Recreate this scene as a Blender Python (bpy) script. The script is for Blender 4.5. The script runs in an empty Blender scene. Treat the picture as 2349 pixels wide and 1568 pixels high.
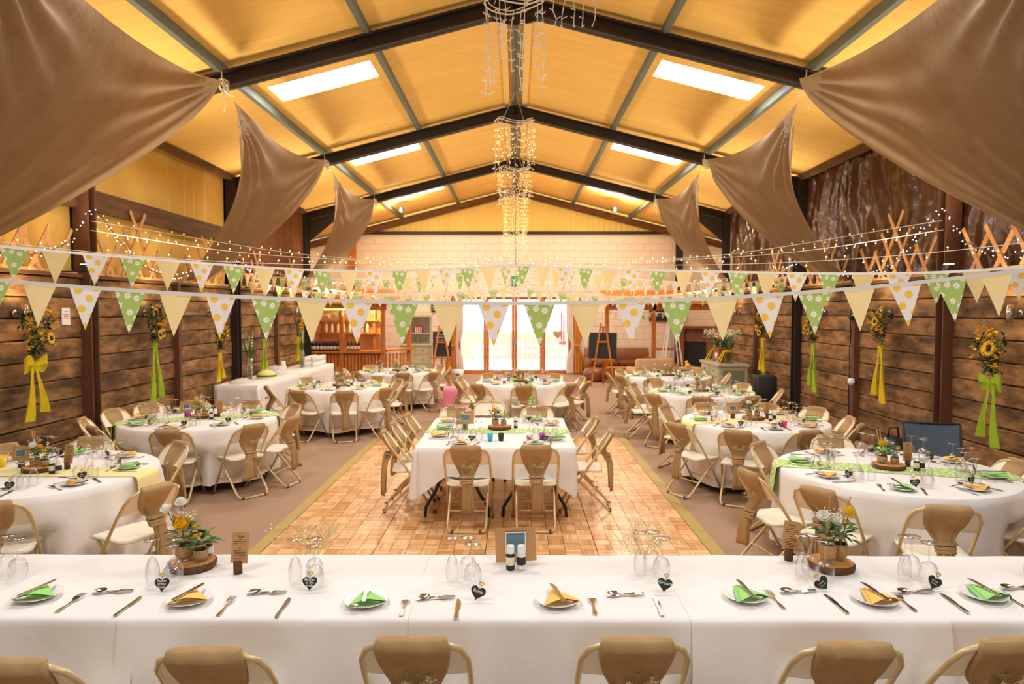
import bpy, math, random
from math import sin, cos, pi, radians, hypot, atan2
from mathutils import Vector, Matrix
random.seed(7)
R = random.random
def U(a, b): return a + (b - a) * R()
scene = bpy.context.scene
COL = scene.collection
# ------------------------------------------------------------------ camera, world, light, exposure
CAM_H = 2.09
cd = bpy.data.cameras.new('camera'); cam = bpy.data.objects.new('camera', cd); COL.objects.link(cam)
cd.sensor_width = 36.0; cd.lens = 24.0; cd.clip_end = 200
cam.location = (0, 0, CAM_H)
cam.rotation_euler = (radians(90) - math.atan(72 / 1566), 0, math.atan(8.5 / 1566))
cd.dof.use_dof = True; cd.dof.focus_distance = 3.8; cd.dof.aperture_fstop = 3.0
scene.camera = cam
w = bpy.data.worlds.new('overcast sky'); scene.world = w; w.use_nodes = True
bg = w.node_tree.nodes['Background']; bg.inputs[0].default_value = (0.93, 0.97, 1.0, 1); bg.inputs[1].default_value = 1.9
scene.view_settings.view_transform = 'Standard'; scene.view_settings.look = 'None'
scene.view_settings.exposure = 0.3; scene.view_settings.gamma = 1.0; scene.view_settings.use_curve_mapping = False

FR = [-9.57, -5.0, -0.43, 4.14, 8.71, 13.28, 17.85, 22.42]     # portal frames, 4.57 m bays
HALF = 5.5; RIDGE = 6.12; SLOPE = 0.2545
def roofz(x): return RIDGE - SLOPE * abs(x)
def area(name, loc, rot, sx, sy, power, col):
    l = bpy.data.lights.new(name, 'AREA'); l.shape = 'RECTANGLE'; l.size = sx; l.size_y = sy; l.energy = power; l.color = col
    o = bpy.data.objects.new(name, l); COL.objects.link(o); o.location = loc; o.rotation_euler = rot
    return o
SKYX = (2.05, 3.5); SKYB = {4: (1.04, 1.7), 5: (1.0, 1.72), 6: (1.25, 2.0)}      # rooflight: across the slope, along the bay from each frame
for i, f in enumerate(FR[:-1]):
    if i < 2: continue
    SKYY = SKYB.get(i, (.8, 1.46))
    for s in (-1, 1):
        xm = s * (SKYX[0] + SKYX[1]) / 2
        area('rooflight_daylight', (xm, f + (SKYY[0] + SKYY[1]) / 2, roofz(xm) + 0.025), (0, s * math.atan(SLOPE), 0), SKYX[1] - SKYX[0] - .02, SKYY[1] - SKYY[0] - .02, 88, (.93, .97, 1.0))
pt = area('door_sky_portal', (0, 22.6, 1.3), (radians(-90), 0, 0), 3.7, 2.5, 1, (1, 1, 1)); pt.data.cycles.is_portal = True
area('rear_fill_light', (0, -9.4, 2.0), (radians(90), 0, 0), 5.0, 3.6, 18, (.95, .97, 1.0))  # added soft fill from behind the camera, set at an unseen rear opening
# ------------------------------------------------------------------ materials
def lin(c): return tuple((x / 255 / 12.92) if x / 255 <= .04045 else ((x / 255 + .055) / 1.055) ** 2.4 for x in c)
MATS = {}
class NT:
    def __init__(s, name):
        s.m = bpy.data.materials.new(name); s.m.use_nodes = True; s.t = s.m.node_tree; s.n = s.t.nodes; s.b = s.n['Principled BSDF']
    def node(s, typ, **kw):
        n = s.n.new(typ)
        for k, v in kw.items():
            if k.startswith('i_'): n.inputs[k[2:].replace('_', ' ')].default_value = v
            elif k.startswith('n_'): n.inputs[int(k[2:])].default_value = v
            else: setattr(n, k, v)
        return n
    def link(s, a, b): s.t.links.new(a, b)
    def math(s, op, a, b=None, c=None):
        n = s.n.new('ShaderNodeMath'); n.operation = op
        for i, x in enumerate((a, b, c)):
            if x is None: continue
            if isinstance(x, (int, float)): n.inputs[i].default_value = x
            else: s.link(x, n.inputs[i])
        return n.outputs[0]
    def mix(s, fac, a, b, mode='MIX'):
        n = s.n.new('ShaderNodeMix'); n.data_type = 'RGBA'; n.blend_type = mode
        for idx, x in ((0, fac), (6, a), (7, b)):
            if isinstance(x, (int, float)): n.inputs[idx].default_value = x
            elif isinstance(x, tuple): n.inputs[idx].default_value = (*x[:3], 1)
            else: s.link(x, n.inputs[idx])
        return n.outputs[2]
    def coord(s, kind='Object', scale=(1, 1, 1)):
        tc = s.n.new('ShaderNodeTexCoord'); mp = s.n.new('ShaderNodeMapping'); mp.inputs['Scale'].default_value = scale
        s.link(tc.outputs[kind], mp.inputs[0]); return mp.outputs[0]
    def noise(s, vec, scale, detail=3, rough=.5):
        n = s.n.new('ShaderNodeTexNoise'); n.inputs['Scale'].default_value = scale; n.inputs['Detail'].default_value = detail; n.inputs['Roughness'].default_value = rough
        if vec is not None: s.link(vec, n.inputs['Vector'])
        return n.outputs['Fac']
    def ramp(s, fac, stops):
        n = s.n.new('ShaderNodeValToRGB'); e = n.color_ramp.elements
        while len(e) < len(stops): e.new(.5)
        for el, (p, c) in zip(e, stops): el.position = p; el.color = (*c, 1)
        s.link(fac, n.inputs[0]); return n.outputs[0]
    def bump(s, h, strength, dist=.01):
        n = s.n.new('ShaderNodeBump'); n.inputs['Strength'].default_value = strength; n.inputs['Distance'].default_value = dist
        s.link(h, n.inputs['Height']); s.link(n.outputs[0], s.b.inputs['Normal'])
    def rnd(s): return s.n.new('ShaderNodeObjectInfo').outputs['Random']
    def col(s, c):
        if isinstance(c, tuple): s.b.inputs['Base Color'].default_value = (*c, 1)
        else: s.link(c, s.b.inputs['Base Color'])
    def set(s, rough=.6, metal=0, spec=.5): s.b.inputs['Roughness'].default_value = rough; s.b.inputs['Metallic'].default_value = metal; s.b.inputs['Specular IOR Level'].default_value = spec
def M(name, c, rough=.6, metal=0, spec=.5, var=0, vs=6, bump=0, bs=60, sub=None):
    if name in MATS: return MATS[name]
    t = NT(name); t.set(rough, metal, spec); c = lin(c)
    if var:
        k = t.noise(t.coord('Object'), vs, 4)
        t.col(t.mix(k, tuple(x * (1 - var) for x in c), tuple(min(1, x * (1 + var)) for x in c)))
    else: t.col(c)
    if bump: t.bump(t.noise(t.coord('Object'), bs, 3), bump)
    MATS[name] = t.m; return t.m
def stretch_wood(name, dark, light, scale=(1, 1, 1), rough=.75, rand=.25, stain=0, ns=3, axis='Object'):
    t = NT(name); t.set(rough, 0, .35)
    v = t.coord(axis, scale); r = t.rnd()
    off = t.n.new('ShaderNodeVectorMath'); off.operation = 'ADD'; t.link(v, off.inputs[0])
    cx = t.n.new('ShaderNodeCombineXYZ'); k = t.math('MULTIPLY', r, 37.0); t.link(k, cx.inputs[0]); t.link(k, cx.inputs[1]); t.link(cx.outputs[0], off.inputs[1])
    g = t.noise(off.outputs[0], ns, 6, .65)
    c = t.ramp(g, [(.3, lin(dark)), (.7, lin(light))])
    if stain:
        b = t.noise(off.outputs[0], ns * .35, 3); sm = t.ramp(b, [(.38, (1 - stain,) * 3), (.56, (1, 1, 1))]); c = t.mix(1.0, c, sm, 'MULTIPLY')
    br = t.math('ADD', t.math('MULTIPLY', r, rand), 1 - rand / 2)
    hs = t.n.new('ShaderNodeHueSaturation'); t.link(c, hs.inputs['Color']); t.link(br, hs.inputs['Value'])
    t.col(hs.outputs[0]); t.bump(g, .5, .01); MATS[name] = t.m; return t.m
def make_mats():
    M('foam_wall', (250, 208, 116), .8, var=.14, vs=1.6, bump=.5, bs=5, spec=.2)
    t = NT('foam'); t.set(.8, 0, .2); k = t.noise(t.coord('Object', (.5, 6, .5)), 1.6, 5, .6); k2 = t.noise(t.coord('Object'), .9, 3)
    c = t.mix(k, lin((226, 176, 84)), lin((254, 216, 130))); t.col(t.mix(t.math('MULTIPLY', k2, .35), c, lin((222, 172, 88)))); t.bump(t.math('ADD', k, t.math('MULTIPLY', k2, 1.5)), .7, .03); MATS['foam'] = t.m
    M('steel', (46, 38, 34), .55, var=.35, vs=4, spec=.4)
    M('rust_post', (106, 66, 42), .7, var=.3, vs=5)
    M('purlin', (98, 104, 92), .6, var=.2, vs=3)
    M('batten', (232, 196, 120), .7)
    stretch_wood('sleeper', (100, 70, 44), (186, 140, 90), (1.6, 1.6, 4.5), rand=.45, stain=.6, ns=2.4)
    stretch_wood('rough_timber', (70, 44, 26), (142, 92, 52), (1.2, 1.2, 8), rand=.3)
    stretch_wood('band_timber', (84, 58, 36), (124, 90, 58), (.6, .6, 4), rand=.1)
    stretch_wood('orange_wood', (176, 98, 38), (222, 140, 66), (6, 6, .8), rough=.4, rand=.2)
    stretch_wood('pale_wood', (186, 132, 78), (222, 172, 112), (3, 3, 3), rough=.6, rand=.2)
    stretch_wood('dark_wood', (104, 60, 32), (150, 92, 52), (3, 3, 1), rough=.45, rand=.1)
    stretch_wood('log_face', (200, 130, 62), (232, 172, 100), (20, 20, 20), rough=.7, rand=.1)
    stretch_wood('bark', (70, 44, 30), (128, 88, 62), (30, 30, 60), rough=.9, rand=.2)
    M('block', (246, 228, 206), .8, var=.06, vs=3, bump=.4, bs=12, spec=.2)
    M('mortar', (226, 204, 178), .9, var=.06, vs=4)
    M('film_lining', (92, 58, 34), .24, var=.5, vs=1.6, spec=.7, bump=1.0, bs=7)
    M('brown_cloth', (128, 84, 54), .9, var=.15, vs=5, spec=.1)
    t = NT('sail'); t.set(.85, 0, .15); k = t.noise(t.coord('Object', (3, 3, 1)), 2.2, 5)
    t.col(t.mix(k, lin((120, 97, 72)), lin((154, 130, 104)))); t.bump(t.noise(t.coord('Object', (6, 6, 1.5)), 3, 5), .5, .03); tl = t.n.new('ShaderNodeBsdfTranslucent'); tl.inputs[0].default_value = (*lin((164, 140, 114)), 1); mx = t.n.new('ShaderNodeMixShader'); mx.inputs[0].default_value = .4; t.link(t.b.outputs[0], mx.inputs[1]); t.link(tl.outputs[0], mx.inputs[2]); t.link(mx.outputs[0], t.n['Material Output'].inputs[0]); MATS['sail'] = t.m
    t = NT('carpet'); t.set(.95, 0, .1); v = t.coord('Object'); k = t.noise(v, 90, 2); k2 = t.noise(v, .8, 3)
    c = t.mix(k, lin((160, 130, 104)), lin((192, 162, 134))); t.col(t.mix(t.math('MULTIPLY', k2, .45), c, lin((136, 108, 90)))); t.bump(k, .5, .004); MATS['carpet'] = t.m
    M('olive_strip', (190, 164, 96), .45, var=.12, vs=4)
    # parquet block: five fingers side by side, running along x (uv u), counted across v
    t = NT('parquet'); t.set(.3, 0, .5)
    uv = t.n.new('ShaderNodeUVMap'); sp = t.n.new('ShaderNodeSeparateXYZ'); t.link(uv.outputs[0], sp.inputs[0])
    at = t.n.new('ShaderNodeAttribute'); at.attribute_name = 'rnd'
    seed = t.math('ADD', t.math('MULTIPLY', t.rnd(), 91.7), t.math('MULTIPLY', at.outputs['Fac'], 57.3))
    fi = t.math('FLOOR', t.math('MULTIPLY', sp.outputs[1], 5))
    wn = t.n.new('ShaderNodeTexWhiteNoise'); wn.noise_dimensions = '2D'; cb = t.n.new('ShaderNodeCombineXYZ'); t.link(fi, cb.inputs[0]); t.link(seed, cb.inputs[1]); t.link(cb.outputs[0], wn.inputs[0])
    wb = t.n.new('ShaderNodeTexWhiteNoise'); wb.noise_dimensions = '1D'; t.link(seed, wb.inputs['W'])
    val = t.math('ADD', t.math('MULTIPLY', wn.outputs[0], .5), t.math('MULTIPLY', wb.outputs[0], .5))
    c = t.ramp(val, [(.15, lin((206, 142, 82))), (.5, lin((232, 176, 116))), (.85, lin((246, 206, 152)))])
    fr = t.math('FRACT', t.math('MULTIPLY', sp.outputs[1], 5)); edge = t.math('GREATER_THAN', t.math('ABSOLUTE', t.math('SUBTRACT', fr, .5)), .46)
    t.col(t.mix(t.math('MULTIPLY', edge, .35), c, lin((130, 76, 36)))); MATS['parquet'] = t.m
    M('seam', (70, 50, 34), .7)
    t = NT('white_cloth'); t.set(.85, 0, .2); v = t.coord('Object'); t.col(lin((240, 235, 230))); t.bump(t.noise(v, 6, 5), .35, .02); MATS['white_cloth'] = t.m
    t = NT('hessian'); t.set(.95, 0, .08); v = t.coord('Object')
    w1 = t.node('ShaderNodeTexWave', i_Scale=110.0, i_Distortion=2.0); w1.bands_direction = 'X'; w2 = t.node('ShaderNodeTexWave', i_Scale=110.0, i_Distortion=2.0); w2.bands_direction = 'Z'
    t.link(v, w1.inputs[0]); t.link(v, w2.inputs[0]); k = t.math('MULTIPLY', w1.outputs['Fac'], w2.outputs['Fac']); n2 = t.noise(v, 9, 4)
    c = t.mix(n2, lin((176, 140, 94)), lin((214, 180, 132))); t.col(t.mix(t.math('MULTIPLY', k, .4), c, lin((150, 114, 72)))); t.bump(t.math('ADD', t.math('MULTIPLY', k, .3), n2), .5, .012); MATS['hessian'] = t.m
    M('cream', (246, 236, 212), .42, var=.04, vs=9); M('tube', (220, 194, 144), .35, metal=.25, var=.1, vs=9); M('rubber', (108, 90, 66), .8)
    M('cutlery', (200, 198, 195), .14, metal=1); M('china', (246, 244, 240), .12, spec=.6)
    M('nap_green', (156, 220, 120), .8); M('nap_orange', (252, 198, 98), .8)
    M('slate', (44, 46, 44), .75); M('chalk', (236, 234, 228), .9); M('gold_tag', (236, 178, 50), .6); M('twine', (196, 160, 108), .9)
    M('kraft', (196, 146, 94), .85, var=.05, vs=30); M('ink', (84, 56, 34), .9); M('black', (26, 26, 28), .5); M('black_leg', (30, 33, 36), .4)
    M('white', (246, 245, 242), .6); M('tape', (246, 242, 232), .8); M('cord', (230, 222, 206), .8)
    M('mint', (190, 186, 156), .55, var=.05, vs=6); M('mint_dark', (132, 136, 108), .6); M('leather', (142, 86, 52), .38, var=.2, vs=5, spec=.5); M('tan', (196, 154, 108), .6, var=.1, vs=5)
    M('curtain', (222, 150, 52), .85); M('voile', (250, 232, 220), .9); M('pink', (250, 150, 178), .85); M('blue_mesh', (84, 100, 116), .7, var=.1, vs=30); M('chrome', (190, 188, 184), .2, metal=1)
    M('leaf', (66, 104, 40), .6, var=.35, vs=14); M('leaf_dark', (44, 62, 26), .65, var=.35, vs=14); M('stem', (112, 140, 64), .7); M('straw', (206, 196, 140), .9)
    M('petal_y', (250, 196, 22), .6, var=.12, vs=40); M('petal_w', (252, 248, 238), .6); M('gyp', (248, 242, 222), .8); M('seed', (60, 34, 14), .9)
    M('patio', (236, 232, 226), .9); M('fence_wood', (226, 214, 190), .8, var=.08, vs=2)
    M('bottle', (24, 22, 22), .12, spec=.7); M('red_cap', (170, 50, 38), .5); M('paper', (240, 226, 196), .8); M('pepper', (44, 40, 36), .5); M('salt', (236, 234, 230), .4)
    M('exit_green', (52, 168, 92), .6); M('turq', (40, 180, 206), .5); M('purple', (176, 72, 178), .5); M('hotpink', (238, 44, 120), .5); M('yellow_cup', (236, 208, 30), .5); M('skin_print', (196, 110, 70), .6)
    M('sky_print', (100, 130, 140), .5); M('wicker', (150, 90, 50), .8, var=.25, vs=30); M('dial', (246, 232, 150), .7)
    def glassy(name, tint, fac=.9):
        t = NT(name); out = t.n['Material Output']; t.n.remove(t.b)
        tr = t.n.new('ShaderNodeBsdfTransparent'); tr.inputs[0].default_value = (*tint, 1); gl = t.n.new('ShaderNodeBsdfGlossy'); gl.inputs['Roughness'].default_value = .04
        lw = t.n.new('ShaderNodeLayerWeight'); lw.inputs[0].default_value = .4; mx = t.n.new('ShaderNodeMixShader')
        t.link(t.math('MULTIPLY', lw.outputs['Facing'], fac), mx.inputs[0]); t.link(tr.outputs[0], mx.inputs[1]); t.link(gl.outputs[0], mx.inputs[2]); t.link(mx.outputs[0], out.inputs[0]); MATS[name] = t.m
    glassy('glass', (.98, .98, .975), .7); glassy('jar_glass', (.9, .93, .89), .8); glassy('door_glass', (.98, .98, .98), .25)
    def sheer(name, c, op):
        t = NT(name); t.set(.9, 0, .1); t.col(lin(c)); k = t.noise(t.coord('Object', (1, 1, .3)), 40, 2)
        t.link(t.math('ADD', t.math('MULTIPLY', k, .35), op - .17), t.b.inputs['Alpha']); MATS[name] = t.m
    sheer('tulle_y', (238, 212, 34), .78); sheer('tulle_g', (178, 214, 52), .72); sheer('net', (240, 236, 230), .55)
    def emit(name, c, s):
        t = NT(name); t.col(lin(c)); t.b.inputs['Emission Color'].default_value = (*lin(c), 1); t.b.inputs['Emission Strength'].default_value = s; MATS[name] = t.m
    emit('bulb_warm', (255, 214, 120), 4); emit('bulb_cool', (232, 238, 255), 7); emit('lamp', (255, 222, 160), 40); emit('sconce_lens', (255, 200, 110), 18); emit('led_green', (196, 240, 110), 3)
    # printed cottons for bunting and runners (uv in metres)
    def dots():
        t = NT('print_dots'); t.set(.85, 0, .1); uv = t.n.new('ShaderNodeUVMap'); mp = t.n.new('ShaderNodeMapping'); mp.inputs['Rotation'].default_value = (0, 0, radians(33)); t.link(uv.outputs[0], mp.inputs[0])
        vo = t.n.new('ShaderNodeTexVoronoi'); vo.voronoi_dimensions = '2D'; vo.inputs['Scale'].default_value = 13; vo.inputs['Randomness'].default_value = 0; t.link(mp.outputs[0], vo.inputs['Vector'])
        t.col(t.mix(t.math('LESS_THAN', vo.outputs['Distance'], .29), lin((246, 243, 244)), lin((252, 212, 90)))); MATS['print_dots'] = t.m
    dots()
    def daisies(name, base, sc):
        t = NT(name); t.set(.85, 0, .1); uv = t.n.new('ShaderNodeUVMap')
        vo = t.n.new('ShaderNodeTexVoronoi'); vo.voronoi_dimensions = '2D'; vo.inputs['Scale'].default_value = sc; vo.inputs['Randomness'].default_value = .75; t.link(uv.outputs[0], vo.inputs['Vector'])
        df = t.n.new('ShaderNodeVectorMath'); df.operation = 'SUBTRACT'; t.link(uv.outputs[0], df.inputs[0]); t.link(vo.outputs['Position'], df.inputs[1])
        sp = t.n.new('ShaderNodeSeparateXYZ'); t.link(df.outputs[0], sp.inputs[0])
        an = t.math('ARCTAN2', sp.outputs[0], sp.outputs[1]); pet = t.math('ADD', t.math('MULTIPLY', t.math('COSINE', t.math('MULTIPLY', an, 7)), .06), .27)
        c = t.mix(t.math('LESS_THAN', vo.outputs['Distance'], pet), lin(base), lin((246, 246, 238)))
        t.col(t.mix(t.math('LESS_THAN', vo.outputs['Distance'], .07), c, lin((240, 200, 90)))); MATS[name] = t.m
    daisies('print_daisy', (178, 208, 116), 16); daisies('runner_green', (180, 210, 110), 26); daisies('runner_dark', (146, 190, 62), 26)
    t = NT('print_gingham'); t.set(.85, 0, .1); uv = t.n.new('ShaderNodeUVMap'); ck = t.n.new('ShaderNodeTexChecker'); ck.inputs['Scale'].default_value = 170
    ck.inputs['Color1'].default_value = (*lin((252, 226, 146)), 1); ck.inputs['Color2'].default_value = (*lin((254, 240, 196)), 1); t.link(uv.outputs[0], ck.inputs[0]); t.col(ck.outputs[0]); MATS['print_gingham'] = t.m
    for nm in ('print_dots', 'print_daisy', 'print_gingham'):
        nt = MATS[nm].node_tree; b = nt.nodes['Principled BSDF']; tl = nt.nodes.new('ShaderNodeBsdfTranslucent'); mx = nt.nodes.new('ShaderNodeMixShader'); mx.inputs[0].default_value = .4
        nt.links.new(b.inputs['Base Color'].links[0].from_socket, tl.inputs[0]); nt.links.new(b.outputs[0], mx.inputs[1]); nt.links.new(tl.outputs[0], mx.inputs[2]); nt.links.new(mx.outputs[0], nt.nodes['Material Output'].inputs[0])
    M('runner_yellow', (246, 232, 166), .85, var=.04, vs=40)
make_mats()
# ------------------------------------------------------------------ mesh helpers
class MB:
    def __init__(s): s.v = []; s.f = []; s.uv = {}
    def add(s, vs, fs, uvs=None):
        o = len(s.v); s.v += [tuple(p) for p in vs]
        for i, f in enumerate(fs):
            if uvs: s.uv[len(s.f)] = [uvs[j] for j in f]
            s.f.append(tuple(o + j for j in f))
        return s
    def box(s, c, d, rz=0, rx=0, ry=0, jit=0, taper=1):
        m = Matrix.Rotation(rz, 3, 'Z') @ Matrix.Rotation(ry, 3, 'Y') @ Matrix.Rotation(rx, 3, 'X'); vs = []
        for z in (-1, 1):
            k = taper if z > 0 else 1
            for x, y in ((-1, -1), (1, -1), (1, 1), (-1, 1)):
                p = m @ Vector((x * d[0] / 2 * k + U(-jit, jit), y * d[1] / 2 * k + U(-jit, jit), z * d[2] / 2 + U(-jit, jit))); vs.append((p[0] + c[0], p[1] + c[1], p[2] + c[2]))
        return s.add(vs, [(3, 2, 1, 0), (4, 5, 6, 7), (0, 1, 5, 4), (1, 2, 6, 5), (2, 3, 7, 6), (3, 0, 4, 7)])
    def bar(s, a, b, w, h):
        a = Vector(a); b = Vector(b); d = (b - a).normalized(); up = Vector((0, 0, 1)) if abs(d.z) < .9 else Vector((0, 1, 0))
        x = d.cross(up).normalized() * w / 2; y = x.cross(d).normalized() * h / 2; vs = []
        for p in (a, b): vs += [p - x - y, p + x - y, p + x + y, p - x + y]
        return s.add(vs, [(0, 1, 2, 3), (7, 6, 5, 4), (4, 5, 1, 0), (5, 6, 2, 1), (6, 7, 3, 2), (7, 4, 0, 3)])
    def tube(s, pts, r, seg=6, cap=True):
        pts = [Vector(p) for p in pts]; n = len(pts); rs = r if isinstance(r, (list, tuple)) else [r] * n; vs = []; x = None
        for i, p in enumerate(pts):
            d = (pts[min(i + 1, n - 1)] - pts[max(i - 1, 0)])
            d = d.normalized() if d.length > 1e-9 else Vector((0, 0, 1))
            if x is None: x = d.orthogonal().normalized()
            else:
                x = x - d * x.dot(d); x = x.normalized() if x.length > 1e-6 else d.orthogonal().normalized()
            y = d.cross(x)
            for k in range(seg): a = 2 * pi * k / seg; vs.append(p + (x * cos(a) + y * sin(a)) * rs[i])
        fs = [(i * seg + k, i * seg + (k + 1) % seg, (i + 1) * seg + (k + 1) % seg, (i + 1) * seg + k) for i in range(n - 1) for k in range(seg)]
        if cap: fs += [tuple(range(seg))[::-1], tuple((n - 1) * seg + k for k in range(seg))]
        return s.add(vs, fs)
    def lathe(s, prof, seg=12, c=(0, 0, 0), cap0=False, cap1=False, jit=0):
        vs = []; js = [1 + U(-jit, jit) for _ in range(seg)]
        for r, z in prof:
            for k in range(seg): a = 2 * pi * k / seg; vs.append((c[0] + r * js[k] * cos(a), c[1] + r * js[k] * sin(a), c[2] + z))
        n = len(prof); fs = [(i * seg + k, i * seg + (k + 1) % seg, (i + 1) * seg + (k + 1) % seg, (i + 1) * seg + k) for i in range(n - 1) for k in range(seg)]
        if cap0: fs.append(tuple(range(seg))[::-1])
        if cap1: fs.append(tuple((n - 1) * seg + k for k in range(seg)))
        return s.add(vs, fs)
    def loft(s, loops, cap0=False, cap1=False):
        m = len(loops[0]); n = len(loops); vs = [p for l in loops for p in l]
        fs = [(i * m + k, i * m + (k + 1) % m, (i + 1) * m + (k + 1) % m, (i + 1) * m + k) for i in range(n - 1) for k in range(m)]
        if cap0: fs.append(tuple(range(m))[::-1])
        if cap1: fs.append(tuple((n - 1) * m + k for k in range(m)))
        return s.add(vs, fs)
    def grid(s, fn, nu, nv, uvf=None):
        vs = [fn(i / nu, j / nv) for j in range(nv + 1) for i in range(nu + 1)]
        uvs = [uvf(i / nu, j / nv) for j in range(nv + 1) for i in range(nu + 1)] if uvf else None
        return s.add(vs, [(j * (nu + 1) + i, j * (nu + 1) + i + 1, (j + 1) * (nu + 1) + i + 1, (j + 1) * (nu + 1) + i) for j in range(nv) for i in range(nu)], uvs)
    def prism(s, poly, z0, z1):
        n = len(poly); return s.add([(x, y, z0) for x, y in poly] + [(x, y, z1) for x, y in poly], [tuple(range(n))[::-1], tuple(range(n, 2 * n))] + [(i, (i + 1) % n, n + (i + 1) % n, n + i) for i in range(n)])
    def octa(s, c, r):
        x, y, z = c; return s.add([(x + r, y, z), (x - r, y, z), (x, y + r, z), (x, y - r, z), (x, y, z + r), (x, y, z - r)], [(0, 2, 4), (2, 1, 4), (1, 3, 4), (3, 0, 4), (2, 0, 5), (1, 2, 5), (3, 1, 5), (0, 3, 5)])
    def leaf(s, p, d, l, w, bend=.3):
        p = Vector(p); d = Vector(d).normalized(); sd = d.cross(Vector((0, 0, 1)));  sd = sd.normalized() if sd.length > .01 else Vector((1, 0, 0))
        up = sd.cross(d); m = p + d * l * .5 + up * l * bend * .35; e = p + d * l - Vector((0, 0, 1)) * l * bend * .4
        return s.add([p, m + sd * w / 2 - up * w * .15, e, m - sd * w / 2 - up * w * .15, m], [(0, 1, 4), (1, 2, 4), (2, 3, 4), (3, 0, 4)])
    def xf(s, mat):
        s.v = [tuple(mat @ Vector(p)) for p in s.v]; return s
    def mesh(s, name, mat, smooth=False):
        me = bpy.data.meshes.new(name); me.from_pydata(s.v, [], s.f)
        if s.uv:
            ul = me.uv_layers.new(name='UVMap')
            for fi, us in s.uv.items():
                for li, u in zip(me.polygons[fi].loop_indices, us): ul.data[li].uv = u
        me.materials.append(MATS[mat])
        if smooth: me.polygons.foreach_set('use_smooth', [True] * len(me.polygons))
        me.update(); return me
def obj(name, me, parent=None, loc=(0, 0, 0), rot=(0, 0, 0), scale=None):
    o = bpy.data.objects.new(name, me); COL.objects.link(o); o.location = loc; o.rotation_euler = rot
    if scale: o.scale = scale
    if parent: o.parent = parent
    return o
def tag(o, label=None, cat=None, group=None, kind=None):
    if label: o['label'] = label
    if cat: o['category'] = cat
    if group: o['group'] = group
    if kind: o['kind'] = kind
    return o
def thing(name, label, cat, loc=(0, 0, 0), rz=0, group=None):
    return tag(obj(name, None, None, loc, (0, 0, rz)), label, cat, group)
def struct(name, mb, mat, smooth=False, parent=None):
    o = obj(name, mb.mesh(name, mat, smooth), parent)
    if not parent: o['kind'] = 'structure'
    return o
def P(name, mb, mat, parent, smooth=False, loc=(0, 0, 0), rot=(0, 0, 0)): return obj(name, mb.mesh(name, mat, smooth), parent, loc, rot)
def textmesh(txt, size, mat):
    c = bpy.data.curves.new('txt', 'FONT'); c.body = txt; c.size = size; c.align_x = 'CENTER'; c.align_y = 'CENTER'; c.offset = size * .012
    c.resolution_u = 2
    o = bpy.data.objects.new('txt', c); COL.objects.link(o); dg = bpy.context.evaluated_depsgraph_get(); me = bpy.data.meshes.new_from_object(o.evaluated_get(dg))
    bpy.data.objects.remove(o); me.materials.clear(); me.materials.append(MATS[mat]); me.name = 'lettering'; return me
def lerp(a, b, t): return tuple(x + (y - x) * t for x, y in zip(a, b))
# ------------------------------------------------------------------ THE SHELL
Y0, Y1 = FR[0], FR[-1]
struct('floor', MB().box((0, (Y0 + Y1) / 2, -.05), (17, Y1 - Y0 + .6, .1)), 'carpet')
# dance floor: parquet panels of 7 x 7 finger blocks with edging strips
df = tag(obj('floor_dance', None), None, None, None, 'structure')
PX, PY = .965, .935; DX0, DY1 = -2.19, 11.05; NXP, NYP = 4, 8; bx, by = PX / 7, PY / 7
def blockmesh(name):
    m = MB(); a, b = bx / 2 - .0012, by / 2 - .0012; c = .0012
    v = [(-a, -b, 0), (a, -b, 0), (a, b, 0), (-a, b, 0), (-a + c, -b + c, .004), (a - c, -b + c, .004), (a - c, b - c, .004), (-a + c, b - c, .004)]
    m.add(v, [(4, 5, 6, 7), (0, 1, 5, 4), (1, 2, 6, 5), (2, 3, 7, 6), (3, 0, 4, 7)], [((x / a + 1) / 2, (y / b + 1) / 2) for x, y, z in v]); return m
P('panel_base', MB().box((DX0 + PX * NXP / 2, DY1 - PY * NYP / 2, .006), (PX * NXP, PY * NYP, .012)), 'seam', df)
bme = blockmesh('b').mesh('parquet_block', 'parquet')
rest = MB(); rnd = []; cnt = 0
cells = []
for i in range(NXP * 7):
    for j in range(NYP * 7):
        gx = .003 * (1 if i % 7 == 0 else -1 if i % 7 == 6 else 0); gy = .003 * (1 if j % 7 == 0 else -1 if j % 7 == 6 else 0)
        cells.append((DX0 + (i + .5) * bx + gx * .5, DY1 - (j + .5) * by - gy * .5, (i + j) % 2))
near = sorted([c for c in cells if c[1] > 5.45], key=lambda c: c[1])[:300]; ns = set(near)
for x, y, k in near:
    obj('parquet_block', bme, df, (x, y, .0125), (0, 0, k * pi / 2), (1, 1, 1) if not k else (by / bx, bx / by, 1))
proto = blockmesh('p')
for c in cells:
    if c in ns: continue
    x, y, k = c; r = R(); off = len(rest.v)
    vs = [((-py * bx / by + x) if k else (px + x), (px * by / bx + y) if k else (py + y), pz + .0125) for px, py, pz in proto.v]
    rest.add(vs, proto.f, [((px / (bx / 2) + 1) / 2, (py / (by / 2) + 1) / 2) for px, py, pz in proto.v]); rnd += [r] * len(proto.f)
ro = P('parquet_blocks_beyond', rest, 'parquet', df); ro['kind'] = 'stuff'
at = ro.data.attributes.new('rnd', 'FLOAT', 'FACE'); at.data.foreach_set('value', rnd)
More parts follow.
